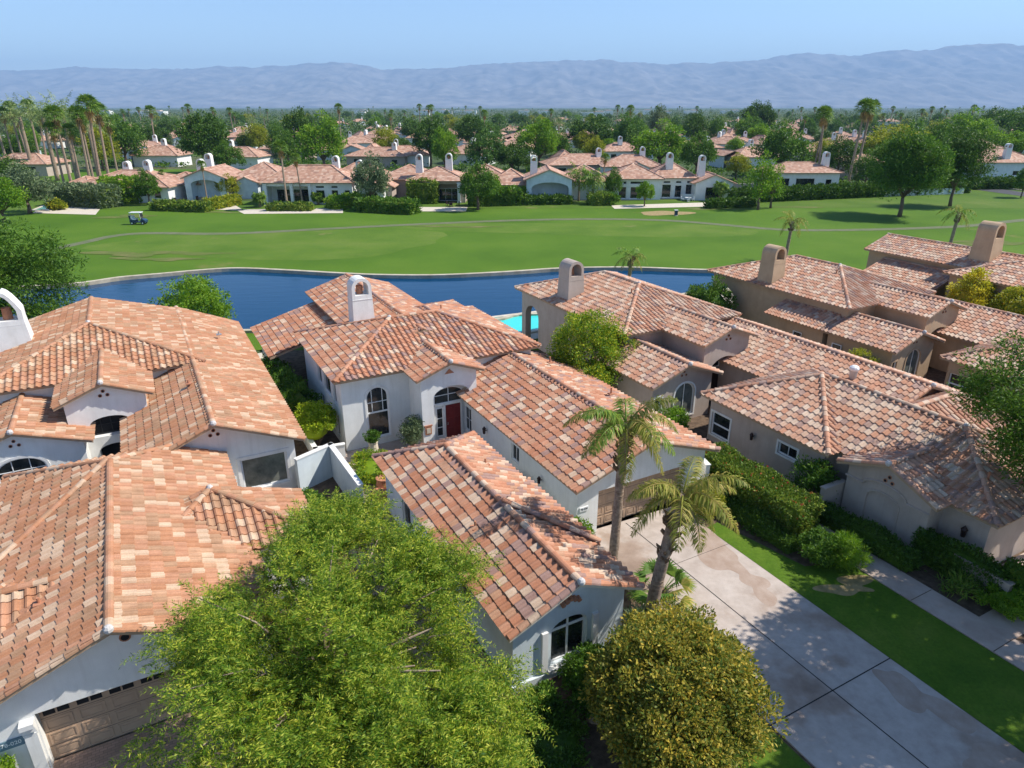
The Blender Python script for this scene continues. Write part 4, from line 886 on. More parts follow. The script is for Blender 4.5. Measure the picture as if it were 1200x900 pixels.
shrub('leafy flowering plants inside the courtyard of the central house',(8.3,30.0),(1.2,1.6,.7),'leaf_citrus',80,50,.25)
shrub('loose green shrub against the wall beside the tall arched window',(11.15,32.0),(.65,.6,.9),'leaf_olive',50,45,.25,.14,.05,zc=1.1)
shrub('potted topiary plant under the tall arched window',(9.0,32.1),(.35,.35,.35),'leaf_mid',25,40,.14,.1,.06,zc=1.25)
shrub('low green shrubs between the guest house and the garage wing',(13.7,24.2),(.5,2.4,.6),'leaf_dark',70,40,.2)
bpy.data.objects['shrub']
shrub('leafy shrub at the left corner of the central garage door',(14.0,20.0),(.5,.6,.8),'leaf_bright',50,45,.2)
shrub('low dark ground planting in the soil left of the round ornamental tree',(8.0,12.2),(1.3,1.1,.4),'leaf_dark',80,50,.25,cat='plant')
shrub('leafy low plant at the foot of the guest house wall',(8.3,13.4),(.7,.5,.5),'leaf_mid',50,50,.2,cat='plant')
shrub('dark low shrub under the arched window of the guest house',(10.1,13.6),(1.2,.7,.75),'leaf_mid',80,60,.2)
hedge('clipped green hedge below the number sign at the bottom left',[(-5.9,17.9),(-6.6,17.9)],.9,1.15,'leaf_bright',dens=900,ln=.08,wd=.05,lum=.05)
shrub('feathery plant with white plumes beside the guest house corner',(12.9,14.6),(.5,.4,.8),'leaf_olive',40,40,.2,.25,.03,core=False,cat='plant')
shrub('leafy green plant at the right corner of the central garage',(20.7,19.6),(.7,.8,.9),'leaf_yellow',60,50,.25,.22,.04)
shrub('golden yellow shrub beside the far right tan house',(57.0,28.9),(1.3,1.9,2.2),'leaf_gold',130,50,.35,.22,.09,zc=3.3)
shrub('golden green shrub at the right edge below the far right house',(56.9,25.4),(1.2,1.9,2.0),'leaf_yellow',120,50,.35,.22,.09,zc=3.1)
shrub('shaded shrub in front of the window of the tan garage',(42.8,18.6),(1.1,1.6,1.1),'leaf_dark',80,45,.3)
shrub('dark shrub under the left house wing window',(4.5,28.6),(.9,.9,.5),'leaf_mid',60,45,.2)
# ------------------------------------------------------------ palms
def frond(g_v,o,az,el,ln,drop,n,ll,lw,rv):
    "feather frond: returns quads of leaflets and rachis points"
    pts=[]; d=Vector((math.cos(az)*math.cos(el),math.sin(az)*math.cos(el),math.sin(el))); p=Vector(o)
    for i in range(n+1):
        pts.append(p.copy()); d=(d+Vector((0,0,-drop/n))).normalized(); p=p+d*(ln/n)
    Vq=[]
    for i in range(2,n+1):
        t=i/n; tg=(pts[i]-pts[i-1]).normalized(); sd=tg.cross(Vector((0,0,1)))
        if sd.length<.05: sd=Vector((1,0,0))
        sd.normalize(); l=ll*math.sin(PI*min(1,.18+t*.8))**.6
        for sg in(-1,1):
            for rep in range(3 if n>=20 else 2):
                b=pts[i-1].lerp(pts[i],random.random()); dd=(sd*sg*1.0+tg*.55+Vector((random.uniform(-.3,.3),random.uniform(-.3,.3),-.25+random.uniform(-.55,.55)))).normalized()
                m=b+dd*l*.5; e=b+(dd+Vector((0,0,-.45))).normalized()*l; w=tg*lw*.5
                Vq+=[b-w*.5,m-w,e,m+w]
    return pts,Vq
def feather_palm(name,label,loc,h,lean,nf,ln,mats,r=.17,boots=True,n=16,ll=.55,lw=.045,els=(-.5,1.2),group=None,drop=1.5,tuft=None):
    root=empty(name,(loc[0],loc[1],0),0,label,'palm tree',group); g=G(); top=Vector((lean[0],lean[1],h)); N_=10; pts=[];rs=[]
    for i in range(N_+1):
        t=i/N_; pts.append(Vector((lean[0]*t**1.5,lean[1]*t**1.5,h*t))); rs.append(r*(1.15-.25*t)+(.02 if i%2 else 0))
    g.tube(pts,rs,'palm_bark',10)
    z=h*.12
    while z<h*.9:
        t=z/h; g.tube([(lean[0]*t**1.5,lean[1]*t**1.5,z),(lean[0]*t**1.5,lean[1]*t**1.5,z+.05)],[r*(1.19-.25*t)]*2,'palm_bark',10); z+=.16
    g.build('trunk',root,True)
    if boots:
        g=G()
        for k in range(46):
            t=random.uniform(.62,.99) if boots is True else random.uniform(boots,.99); az=random.uniform(0,6.28); b=Vector((lean[0]*t**1.5,lean[1]*t**1.5,h*t)); d=Vector((math.cos(az),math.sin(az),0))
            g.tube([b+d*r*.8,b+d*(r+.1)+Vector((0,0,.12)),b+d*(r+random.uniform(.08,.25))+Vector((0,0,random.uniform(.15,.4)))],[.075,.06,.02],'boots',4)
        g.build('old_leaf_bases',root)
    Vs={m:[] for m in mats}; g=G()
    for k in range(nf):
        el=els[0]+(els[1]-els[0])*((k+.5)/nf)**.8; az=k*2.399+random.uniform(-.3,.3); m=random.choice(mats) if el>.1 else mats[-1]
        o=top+Vector((math.cos(az)*.12,math.sin(az)*.12,.05)); pp,q=frond(None,o,az,el,ln*random.uniform(.85,1.1),drop*random.uniform(.8,1.25),n,ll,lw,0); Vs[m]+=q
        g.tube(pp,[.035*(1-.85*i/len(pp)) for i in range(len(pp))],m,4)
    g.build('frond_stems',root)
    for m,q in Vs.items():
        if q: quads('fronds',np.array([tuple(v) for v in q]),m,root)
    return root
x,y=P(716,690); feather_palm('queen_palm','taller queen palm with straight trunk beside the guest house roof',(x,y),7.1,(.15,.1),14,2.3,['palm_leaf','palm_leaf','palm_gold'],.16,n=28,ll=.55,boots=.72,drop=1.9)
x,y=P(759,740); feather_palm('queen_palm','leaning queen palm with shaggy brown trunk beside the driveway',(x,y),5.6,(.75,.1),14,2.3,['palm_leaf','palm_gold','palm_gold'],.2,n=28,ll=.55,boots=.5,drop=1.9)
def fan(g,o,az,el,r,mat,nb=11,pet=.5,droop=.25):
    d=Vector((math.cos(az)*math.cos(el),math.sin(az)*math.cos(el),math.sin(el))); o=Vector(o); c=o+d*pet; s=d.cross(Vector((0,0,1)))
    if s.length<.05: s=Vector((1,0,0))
    s.normalize(); u=s.cross(d)
    g.tube([o,c],[.02*r+.005,.012*r+.004],mat,3,False)
    for k in range(nb):
        t=(k/(nb-1)-.5)*2.6; e=d*math.cos(t)+s*math.sin(t); n_=e.cross(u).normalized(); m=c+e*r*.5; tip=c+e*r-Vector((0,0,droop*r*random.uniform(.6,1.4)))
        g.add([c,m+n_*r*.07,tip,m-n_*r*.07],[(0,1,2,3)],mat,random.random())
x,y=P(775,705)
root=empty('fan_palm_sprout',(x,y,0),0,'small young fan palm growing beside the leaning palm trunk','palm tree'); g=G()
for k in range(20): fan(g,(0,0,.5),k*2.4,random.uniform(-.1,1.1),.65,'palm_fan' if k%5 else 'palm_gold',14,.75)
g.build('fan_leaves',root); g=G(); g.tube([(0,0,0),(0,0,.6)],[.13,.1],'boots',8); g.build('trunk',root)
for u,v,h,lb,r in((735,348,4.0,'small palm behind the ridge of the beige house roof',2.1),(920,306,4.8,'pale green palm behind the tan house chimney',2.6),(1110,300,5.4,'dry looking palm behind the far right tiled roof',2.7)):
    x,y=P(u,v); feather_palm('queen_palm',lb,(x,y),h,(.2,0),13,r,['palm_gold','palm_leaf','palm_gold'],.18,n=12,ll=.55,lw=.07,drop=2.0,boots=.75)
def washingtonia(h,r,nf,skirt=True,mat='palm_fan',nb=8,lean=.04,fr=1.0):
    root=empty('fan_palm',(0,0,0)); g=G(); tp=Vector((h*lean,0,h)); g.tube([(0,0,0),(h*lean*.3,0,h*.35),(h*lean*.7,0,h*.75),tp],[r*1.5,r,r*.85,r*.8],'palm_bark',7); g.build('trunk',root)
    g=G()
    for k in range(nf):
        el=-.45+1.85*(k/nf)**.8; fan(g,tp,k*2.4,el,fr*1.15,mat,nb,fr*.9,.3)
    g.build('crown',root)
    if skirt:
        g=G()
        for k in range(nf//2): fan(g,tp-Vector((0,0,.25+random.random()*1.2)),k*2.4,-1.2+random.uniform(-.2,.2),fr*.8,'palm_dry',5,.3,.5)
        g.build('dead_leaf_skirt',root)
    return root
def datepalm(h,nf=26,ln=4.2):
    r=feather_palm('date_palm','x',(0,0),h,(0,0),nf,ln,['palm_date'],.3,boots=False,n=9,ll=.7,lw=.13,els=(-.35,1.35),drop=1.2); return r
protos=[]
def setup(root,lab,cat,loc,rz,sc,group=None):
    root.location=(loc[0],loc[1],0); root.rotation_euler=(0,0,rz); root.scale=(sc,sc,sc); tag(root,lab,cat,group); return root
used=set()
def put(proto,lab,cat,loc,sc,group=None,rz=None,name=None):
    if proto.name not in used: used.add(proto.name); o=proto
    else: o=copytree(proto)
    o.scale=(sc,sc,sc) if not isinstance(sc,tuple) else sc
    o.location=(loc[0],loc[1],0); o.rotation_euler=(0,0,rz if rz is not None else random.uniform(0,6.28))
    for k in('group',):
        if k in o: del o[k]
    tag(o,lab,cat,group); return o
wp=[washingtonia(14,.24,40,lean=l,fr=1.15) for l in(.06,.02,-.05)]
dp=[datepalm(10)]
def hz(u,v,vt):
    x,y=P(u,v); lo,hi=-5,40
    for _ in range(40):
        m=(lo+hi)/2; f=y*ct-(m-H)*st; uu=y*st+(m-H)*ct
        if 450-F*uu/f>vt: lo=m
        else: hi=m
    return x,y,m
ord_=['leftmost','second','third','fourth','fifth','sixth','seventh','eighth','ninth','tenth','eleventh','twelfth','thirteenth','fourteenth']
lp=[(10,196,113),(20,200,128),(30,200,122),(36,196,136),(50,200,120),(58,203,133),(79,232,146),(88,232,128),(98,228,148),(108,224,128),(112,222,136),(121,228,116),(131,226,124),(140,214,140)]
for i,(u,v,vt) in enumerate(lp):
    x,y,h=hz(u,v,vt); put(wp[i%3],'%s tall fan palm counted from the left edge in the leaning palm cluster'%ord_[i],'palm tree',(x,y),max(.6,h/15.),'tall fan palms at the left beyond the fairway')
for i,(u,v,vt) in enumerate([(40,206,118),(68,212,117),(92,214,115),(118,216,126)]):
    x,y,h=hz(u,v,vt); put(dp[0],'%s grey green date palm among the tall fan palms at the left'%ord_[i],'palm tree',(x,y),max(.7,h/12.5),'date palms in the left palm cluster')
for u,v,vt,lb in((993,218,120,'tallest fan palm of the right trio, front of the twin trunks'),(1000,217,121,'second of the twin tall fan palms right of the trio'),(951,212,133,'slim fan palm left of the two tallest at the right'),(957,217,128,'reddish trunk fan palm between the slim one and the twins'),
    (184,182,126,'lone thin fan palm behind the left cluster'),(243,236,190,'short fan palm in front of the blue gabled house'),(196,232,200,'short fan palm left of the blue gabled house'),(337,246,168,'white trunked fan palm before the columned patio'),(355,240,182,'thin fan palm right of the columned patio centre'),(705,232,182,'thin fan palm beside the leafy palm clump'),(445,172,150,'thin fan palm behind the olive tree'),(1012,160,120,'fan palm behind the right twin palms')):
    x,y,h=hz(u,v,vt); put(wp[random.randrange(3)],lb,'palm tree',(x,y),h/15.)
for u,v,vt,lb in((678,236,184,'bushy fan palm left in the clump before the blue arched patio'),(694,238,190,'bushy fan palm right in the clump before the blue arched patio'),(305,243,222,'small palm by the columned patio edge'),(373,240,222,'small twin palm right of the columned patio'),(843,236,208,'small palm before the white gabled wing'),(962,222,205,'small round palm before the white house at the right')):
    x,y,h=hz(u,v,vt); feather_palm('garden_palm',lb,(x,y),h*.6,(0,0),26,h*.42,['palm_fan','palm_leaf'],.2,boots=False,n=8,ll=1.0,lw=.2,drop=1.6,els=(-.9,1.3))
# ------------------------------------------------------------ broadleaf trees beyond the fairway
def ptree(mat,R,zc,nc,per,rad,ln,wd,h0=.25,name='broadleaf_tree',low=-.6,shell=.65,bark='bark',lump=.16): return tree(name,'x',(0,0),'tree',R,zc,h0,nc,per,rad,ln,wd,mat,bark,.035,shell=shell,low=low,nb=7,rz=0,up=.2,lump=lump)
PT={}
for k,mt in(('dark','leaf_dark'),('mid','leaf_mid'),('bright','leaf_bright'),('yellow','leaf_yellow'),('blue','leaf_blue'),('olive','leaf_olive')):
    PT[k]=[ptree(mt,(.50,.50,.40),.58,110,60,.11,.05,.028,lump=.12),ptree(mt,(.44,.48,.42),.56,90,64,.13,.05,.028,lump=.18)]
PT['column']=[ptree('leaf_bright',(.28,.28,.45),.54,55,45,.12,.05,.026)]
def T(k,u,v,vt,wpx,lb,name=None,i=None):
    x,y,h=hz(u,v,vt); d=math.sqrt(x*x+y*y+H*H); wm=wpx*(y*ct+H*st)/F; q=PT[k][random.randrange(len(PT[k]))]; base=1.04 if k!='column' else .56
    sx=wm/base; return put(q,lb,'tree',(x,y),(sx,sx,h/.99))
# the two single trees on the fairway, denser meshes of their own
x,y,h=hz(1054,254,152); tree('mesquite_tree','large leafy tree with forked trunk standing alone on the right fairway',(x,y),'tree',(6.1,6.,5.3),h-5.6,3.2,330,90,1.5,.5,.16,'leaf_mid',r0=.32,shell=.5,low=-.75,lump=.14)
x,y,h=hz(1113,242,152); tree('mesquite_tree','slender darker tree leaning right beside the large fairway tree',(x,y),'tree',(4.4,4.4,5.4),h-5.6,3.2,220,80,1.4,.5,.15,'leaf_dark',r0=.28,shell=.4,low=-.8,lump=.2)
for a in [('dark',22,230,186,42,'dark tree behind the pool left edge cluster'),('olive',35,250,197,62,'pale olive tree with white trunk before the left pool'),('bright',5,262,212,60,'light green tree at the left edge of the fairway'),
 ('mid',150,196,142,46,'leafy green tree behind the leftmost palms and roof'),('yellow',122,200,150,40,'yellow green tree within the palm cluster'),('dark',245,203,135,58,'big dark green tree behind the blue gabled house'),('mid',270,206,170,34,'green tree right of the big dark tree'),
 ('dark',352,190,130,36,'dark rounded tree behind the columned patio house'),('bright',381,204,140,56,'large bright green tree behind the twin chimneys'),('mid',330,192,150,30,'medium tree left of the bright green tree'),('yellow',305,180,150,24,'small yellow green tree in the middle rows'),
 ('dark',505,196,140,44,'dark wide tree behind the central ridge'),('bright',522,204,153,32,'yellow green round tree above the central chimneys'),('blue',570,206,156,48,'blue green round tree right of the central chimneys'),('dark',600,206,168,40,'dark tree left of the blue arched patio chimney'),('bright',631,200,144,48,'bright green tree behind the blue arched patio chimney'),('yellow',608,200,182,24,'small yellow bush behind the tiled slope'),
 ('dark',553,180,137,36,'dark green tree on the middle horizon'),('dark',690,182,138,54,'broad dark tree behind the orange chimney'),('mid',735,180,138,40,'medium green tree left of the pale roof'),('bright',772,200,148,64,'wide bright green tree behind the white house'),('olive',770,168,127,26,'grey feathery tree against the mountains'),('dark',812,175,134,32,'dark green tree behind the white house right roof'),
 ('mid',815,206,160,44,'green tree right of the second white chimney'),('mid',838,170,140,24,'small green tree in the middle row'),('bright',870,172,137,22,'light green round tree left of the big mound tree'),('mid',912,206,150,62,'big mounded green tree left of the slim palms'),('column',888,246,184,24,'upright bright green young tree with yellow side before the hedge'),('column',903,244,192,20,'second upright young tree right beside the first'),('yellow',862,210,182,26,'ochre small tree beside the white gabled roof'),
 ('yellow',962,200,165,30,'yellow green tree behind the slim palms'),('dark',980,214,164,44,'dark tree behind the twin fan palms'),('yellow',1040,198,150,72,'broad yellow green tree behind the lone fairway tree'),('mid',1090,198,146,50,'green tree between the two fairway trees'),('bright',1130,188,135,56,'tall bright green tree behind the slender tree'),('dark',1012,222,184,30,'dark shrub like tree at the foot of the twin palms'),
 ('dark',880,165,121,28,'dark pine like tree rising above the horizon left'),('dark',893,165,123,24,'second dark pine like tree rising above the horizon'),('mid',1180,176,132,60,'wide green tree at the right edge'),('dark',1160,172,130,50,'dark wide tree left of the right edge tree'),
 ('mid',560,246,196,46,'bushy green tree before the central patio house'),('bright',578,240,206,26,'second bushy tree right of the central patio'),('olive',437,244,186,44,'silvery olive tree before the arched window wall'),('yellow',270,234,206,26,'small yellow green tree by the blue gabled patio'),('mid',176,240,203,30,'round dark green tree left of the blue gabled house'),('bright',755,242,214,22,'small young tree before the white house windows'),('mid',718,236,200,22,'green shrub like tree left of the white house'),('mid',1196,232,196,22,'small tree on the right road edge'),('yellow',1190,180,164,30,'small tree beside the right edge roof')]:
    T(*a)
used_rows=0
# ------------------------------------------------------------ far hedges and bushes
def fh(lb,u0,v0,u1,v1,w,h,mat='leaf_hedge'): hedge(lb,[P(u0,v0),P(u1,v1)],w,h,mat,dens=26,ln=.55,wd=.3,frame='w',lum=.15)
fh('long dark clipped hedge before the right white house',858,238,1130,226,1.6,2.4,'leaf_dark'); fh('dark hedge along the road at the right edge',1136,222,1200,221,1.6,2.2,'leaf_dark')
fh('wide rounded hedge mound left of the central patio',428,247,482,250,3.6,2.0,'leaf_mid'); fh('bright clipped hedge left of the olive tree',392,245,424,240,3,1.8,'leaf_bright'); fh('bright green clipped hedge beside the leftmost house',132,238,158,237,4,4.6,'leaf_bright')
fh('low hedge before the blue gabled house',186,246,242,248,2.2,1.4); fh('yellow green low hedge right of the blue gabled patio',246,246,275,240,2.4,1.5,'leaf_yellow'); fh('tall dark bushy hedge left of the blue arched patio',556,241,604,240,3.2,2.9,'leaf_mid'); fh('low dark hedge before the blue arched patio',606,240,664,239,2.6,1.3,'leaf_dark'); fh('bright bushy hedge under the window left of the blue arch',588,237,612,237,2.6,2.6,'leaf_bright'); fh('dark clipped hedge right of the central patio arch',486,238,507,238,3,4.2,'leaf_hedge')
fh('low clipped hedge before the columned patio',318,247,333,247,2,1.2); fh('second low clipped hedge before the columned patio',342,247,362,247,2,1.2); fh('low hedge right of the leafy palm clump',694,240,712,240,2.4,2.0); fh('dark low shrubs at the lawn edge below the white gabled wing',832,244,880,242,2.2,1.3,'leaf_dark')
fh('dark oleander hedge before the leftmost house',76,240,128,243,4,3.6,'leaf_olive')
for u,v,w,h,mt,lb in((731,226,2,4.5,'leaf_dark','dark vine column at the left end of the white house'),(771,228,1.8,3.8,'leaf_mid','first vine column on the white house front'),(780,226,1.8,4.8,'leaf_mid','second vine column on the white house front'),(808,228,1.8,3.6,'leaf_mid','third vine column on the white house front'),(829,234,2,3.8,'leaf_dark','vine column on the white gabled wing'),(931,222,1.6,3.8,'leaf_dark','vine column on the right white house'),(716,240,2.6,2.0,'leaf_mid','round bush between the palm clump and the white house'),(68,246,2.4,1.6,'leaf_yellow','small yellow plant beside the left pool'),(64,246,1.6,1.6,'leaf_dark','dark bush beside the left pool')):
    x,y=P(u,v); shrub(lb,(x,y),(w*.55,w*.55,h*.55),mt,30,26,.5,.5,.28,frame='w',zc=h*.45)
# ------------------------------------------------------------ houses beyond the fairway
def FH(label,u,v,vols,wall='stucco_white',chims=(),name='far_house',yaw=0,gab=None,seg=0,group=None):
    "u,v: photo position of the centre of the front wall foot; vols in metres, x right, y away"
    x,y=P(u,v); y+=2.2
    r,ro,wo=house(name,label,'house',(0,0),yaw,vols,wall,'tile_far',seg=0,wpos=(x,y),tw=.5,tc=.55,oh0=.6,group=group)
    for cx,cy,zb,h in chims: chimney(ro,(cx,cy),zb,1.3,1.3,h*.85,'trim_white',taper=.08)
    return r,ro
def fw(c,z0,w,h,f='F',**k): d=dict(f=f,c=c,z0=z0,w=w,h=h,d=.25,fw=.09,fm=k.pop('fm','frame_white')); d.update(k); return d
def patio(c,w,h,arch=0,d=2.6,z0=0): return dict(f='F',c=c,z0=z0,w=w,h=h,arch=arch,d=d,back=True,kind='alcove')
def glassdoor(r,c,y,w,h):
    window_parts(r,Vector((0,y,0)),Vector((1,0,0)),Vector((0,-1,0)),dict(c=c,z0=.05,w=w,h=h,d=.02,vx=[-w/4,0,w/4],fw=.1,bt=.07))
def column(r,x,y,h,w=.55):
    g=G(); g.box((x,y,h/2),(w,w,h),'trim_white'); g.box((x,y,h-.12),(w+.2,w+.2,.24),'trim_white'); g.box((x,y,.15),(w+.16,w+.16,.3),'trim_white'); g.build('column',r)
def furniture(lb,u,v,z=.05,mat='metal_dark'):
    x,y=P(u,v); r=empty('patio_table',(x,y,0),random.uniform(0,3),lb,'table'); g=G(); g.tube([(0,0,.72),(0,0,.76)],[.65,.65],mat,14); g.build('tabletop',r); g=G(); g.tube([(0,0,0),(0,0,.73)],[.06,.05],mat,6); g.tube([(0,0,0),(0,0,.04)],[.3,.3],mat,10); g.build('leg',r)
    for k in range(3):
        a=k*2.1+.4; c=empty('patio_chair',(x+1.15*math.cos(a),y+1.15*math.sin(a),0),a+PI/2,lb.replace('table','chair beside the table').replace('patio set','patio chair'),'chair','patio chairs: '+lb)
        g=G(); g.box((0,0,.42),(.5,.5,.06),mat); g.build('seat',c); g=G(); g.box((0,-.24,.7),(.5,.05,.5),mat); g.build('backrest',c)
        for sx in(-1,1):
            for sy in(-1,1): g=G(); g.box((sx*.22,sy*.22,.2),(.04,.04,.42),mat); g.build('leg',c)
# H1
r,ro=FH('wide low house with two chimneys behind the leaning palms at left',128,240,[V((-9,11,0,15),(3.0,5.6),'hh',ax='a',w=[fw(5,1.2,2.2,1.4),fw(8.2,.8,1.4,2.0)]),V((-12,-6,3,12),(2.9,4.4),'hh',ax='a')],'stucco_white',[(3.6,8,5.1,1.6),(-1.6,10,4.8,1.5)])
# H2 blue gabled
r,ro=FH('pale blue gabled house with big arched patio opening',237,237,[V((-4.6,4.6,0,12),(4.3,6.1),'gn',skip='B',wm='stucco_bluewhite',w=[patio(0,5.6,4.0,.9,3)]),V((-11.5,-2,2.5,13),(2.9,4.9),'hh',ax='a',w=[patio(-6.5,5,2.4,0,2)]),V((2,15,5,18),(3.6,6.6),'hh',ax='a',w=[patio(7,3,2.3,0,1.5)]),V((4,10,3,9),(3.0,4.3),'gn',skip='B')],'stucco_bluewhite',[(-1.4,7.4,5.3,2.6),(-4.2,9.5,4.4,2.2)])
glassdoor(r,-.2,3.55,3.8,2.4); glassdoor(r,-6.5,5.1,3.4,2.2)
furniture('dark patio set under the blue gabled arch',236,236); furniture('dark patio set at the left wing of the blue gabled house',210,238)
# H3 columned patio
r,ro=FH('house with white patio columns and two white chimneys',340,242,[V((-6.4,12.,0,11),(4.1,6.9),'hh',ax='a',oh=.6,w=[patio(-.9,8.6,3.4,0,3.4),fw(5.2,.3,1.7,2.4),fw(8.,.3,1.3,2.4),fw(5.2,3.0,1.7,.5),fw(8.,3.0,1.3,.5),fw(10.4,.3,1.1,2.4)]),V((4,18,5,17),(3.9,6.9),'hh',ax='a'),V((12.5,18.2,-1.2,8),(3.2,4.5),'gn',skip='B',w=[fw(15.4,.4,2.4,2.3,arch=.9)])],'stucco_white',[(7.2,6.8,5.6,2.2),(12.9,2.0,3.7,3.9)])
glassdoor(r,-1.,3.95,6.5,2.5)
for x_ in(-5.2,-.2,3.3): column(r,x_,.55,3.9)
furniture('patio set between the white columns',328,243); furniture('patio set at the right of the white columns',352,243)
# H4
r,ro=FH('stone coloured house with dark deep patio in the centre of the far row',520,240,[V((-7.5,4.6,0,12),(4.2,6.4),'hh',ax='a',w=[patio(-.1,5.8,3.6,0,3),fw(-5.4,2.6,1.6,1.2)]),V((-14,-2,5,17),(4.,6.4),'hh',ax='a'),V((-15,-9.5,-.8,9),(3.1,4.4),'gn',skip='B',w=[fw(-12.2,.3,2.2,2.2,arch=.8)]),V((2,13,7,18),(3.9,6.4),'hh',ax='a')],'stucco_beige',[(-5.4,6.2,5.2,2.9),(.5,6.6,5.6,2.6)])
glassdoor(r,-.1,3.55,5.,2.4); column(r,-2.9,.4,3.9); column(r,2.8,.4,3.9); furniture('patio set in front of the dark central patio',530,242)
# H5 blue arch
r,ro=FH('pale blue house with wide arched patio and tall white chimney',644,240,[V((-5,5,0,12),(4.3,6.3),'gn',skip='B',wm='stucco_bluewhite',w=[patio(.2,7.2,3.9,1.1,3.2)]),V((-12.,-3,2.5,14),(3.2,5.8),'hh',ax='a',w=[fw(-8,.8,4,1.7)]),V((2,13,5,18),(3.6,6.4),'hh',ax='a')],'stucco_bluewhite',[(-2.9,4.8,5.0,3.0)])
glassdoor(r,.2,3.75,4.6,2.5)
# H6 white
r,ro=FH('long white house with two arched chimneys and vine columns',770,236,[V((-9,1.8,0,13),(4.1,6.6),'hh',ax='a',w=[fw(-6.6,.2,1.6,2.3),fw(-3.8,.2,2.4,2.3),fw(-6.2,3.0,.7,.6),fw(-3.6,3.0,3.,.6)]),V((-1,9.,1.8,12),(4.1,7.0),'hh',ax='a',w=[fw(2.7,.2,1.9,2.6),fw(5.1,.2,1.4,2.4),fw(7.5,.2,1.8,2.6),fw(2.7,3.0,1.5,.5),fw(5.1,3.0,1.2,.5),fw(7.5,3.0,1.5,.5)]),V((7.2,15.8,-1.2,10),(3.3,5.0),'gh',skip='B',w=[fw(11.6,.2,3.6,2.4)])],'stucco_white',[(3.4,5.0,5.2,3.0),(9.6,3.2,4.2,3.7)])
furniture('white patio set on the stone terrace of the long white house',806,236,mat='frame_white')
hedgew=empty('garden_wall',(*P(812,234),0),0,'curved white seat wall on the terrace of the long white house','wall'); g=G(); g.box((0,0,.55),(4.6,.7,1.1),'trim_white'); g.box((2.6,.4,.45),(.7,1.4,.9),'trim_white'); g.build('wall_body',hedgew)
# H7
r,ro=FH('small white house with one arched chimney behind the dark hedge',948,226,[V((-8.5,8.0,0,11),(4.0,5.9),'hh',ax='a',w=[fw(-5,.2,3.,2.6),fw(0,.2,4.2,2.6),fw(5.2,1,1.4,1.6)])],'stucco_white',[(5.2,4.0,4.9,2.6)])
r,ro=FH('cream house behind the twin fan palms with red tiled slope',1022,212,[V((-6,6,0,12),(4.2,6.2),'hh',ax='a',w=[fw(0,1,3,1.5)])],'stucco_beige')
r,ro=FH('blue shadowed house with white chimney beside the road at the right edge',1178,214,[V((-8.,10,0,13),(4.6,7.6),'hh',ax='a',w=[fw(-5.5,1.4,1.6,1.2),fw(4,1.4,1.6,1.2)]),V((-6,10,8,22),(5.6,9.5),'hh',ax='a')],'stucco_bluewhite',[(1.6,2.2,5.2,3.2)])  # wall shadow is put into the bluish stucco colour
r,ro=FH('low house at the left edge behind the palms',12,208,[V((-9,9,0,12),(3.2,5.6),'hh',ax='a',w=[fw(-4,.4,4,2.2),fw(4,.4,3,2.2)])],'stucco_beige')
# terraces and pools
for nm,a,b,c,d in(('terrace',(196,239),(276,241),(286,247),(250,246)),('terrace',(276,246),(402,244),(402,250),(286,251)),('terrace',(484,243),(548,243),(546,248),(486,248)),('terrace',(716,241),(846,237),(846,242),(720,245)),('terrace',(60,236),(122,239),(112,252),(38,250))):
    sheet(nm,[P(*a),P(*b),P(*c),P(*d)],.06,'deckstone','w')
pool('swimming_pool','green blue pool beside the leftmost house',[P(38,247),P(58,248),P(78,240),P(66,236)],'w','pool_dark')
# teal low wall under the right hedge
hw=empty('garden_wall',(*P(1000,234),0),0,'pale blue wall partly hidden by the long dark hedge','wall'); g=G(); p0=Vector((*P(905,235.5),0)); p1=Vector((*P(1128,227),0)); o0=Vector((*P(1000,234),0)); d=p1-p0; m=(p0+p1)/2-o0; g.box((m.x,m.y,.6),(d.length,.3,1.3),'stucco_bluewhite',math.atan2(d.y,d.x)); g.build('wall_body',hw)
hw=empty('garden_wall',(*P(900,224),0),0,'beige wall section behind the upright young trees','wall'); g=G(); g.box((0,0,.8),(16,.3,1.7),'stucco_beige'); g.build('wall_body',hw)
# second rows: a few copied house types
FP=[]
def proto(vols,wall,ch): r,ro=FH('x',600,200,vols,wall,ch); FP.append(r)
proto([V((-8,8,0,12),(3.4,6.),'hh',ax='a',w=[fw(-4,.8,2.4,1.7),fw(3,.3,3,2.3)]),V((-2.5,4.5,-3,8),(3.2,4.6),'gn',skip='B',w=[fw(1,.8,2,1.6)])],'stucco_white',[(3,6,5.2,2.)])
proto([V((-9,6,2,13),(3.4,6.),'hh',ax='a',w=[fw(-5,.8,2.,1.7)]),V((1,8.5,-1,9),(3.6,5.),'gn',skip='B',wm='stucco_bluewhite',w=[patio(4.7,4,3.,.8,1.5)])],'stucco_white',[(-2,6,5.2,2.2)])
proto([V((-10,10,0,13),(3.2,5.6),'hh',ax='a',w=[fw(-6,.8,2.4,1.7),fw(0,.8,2.4,1.7),fw(6,.8,2,1.5)]),V((-7,0,5,16),(3.6,6.4),'hh')],'stucco_beige',[(5,5,4.4,2.)])
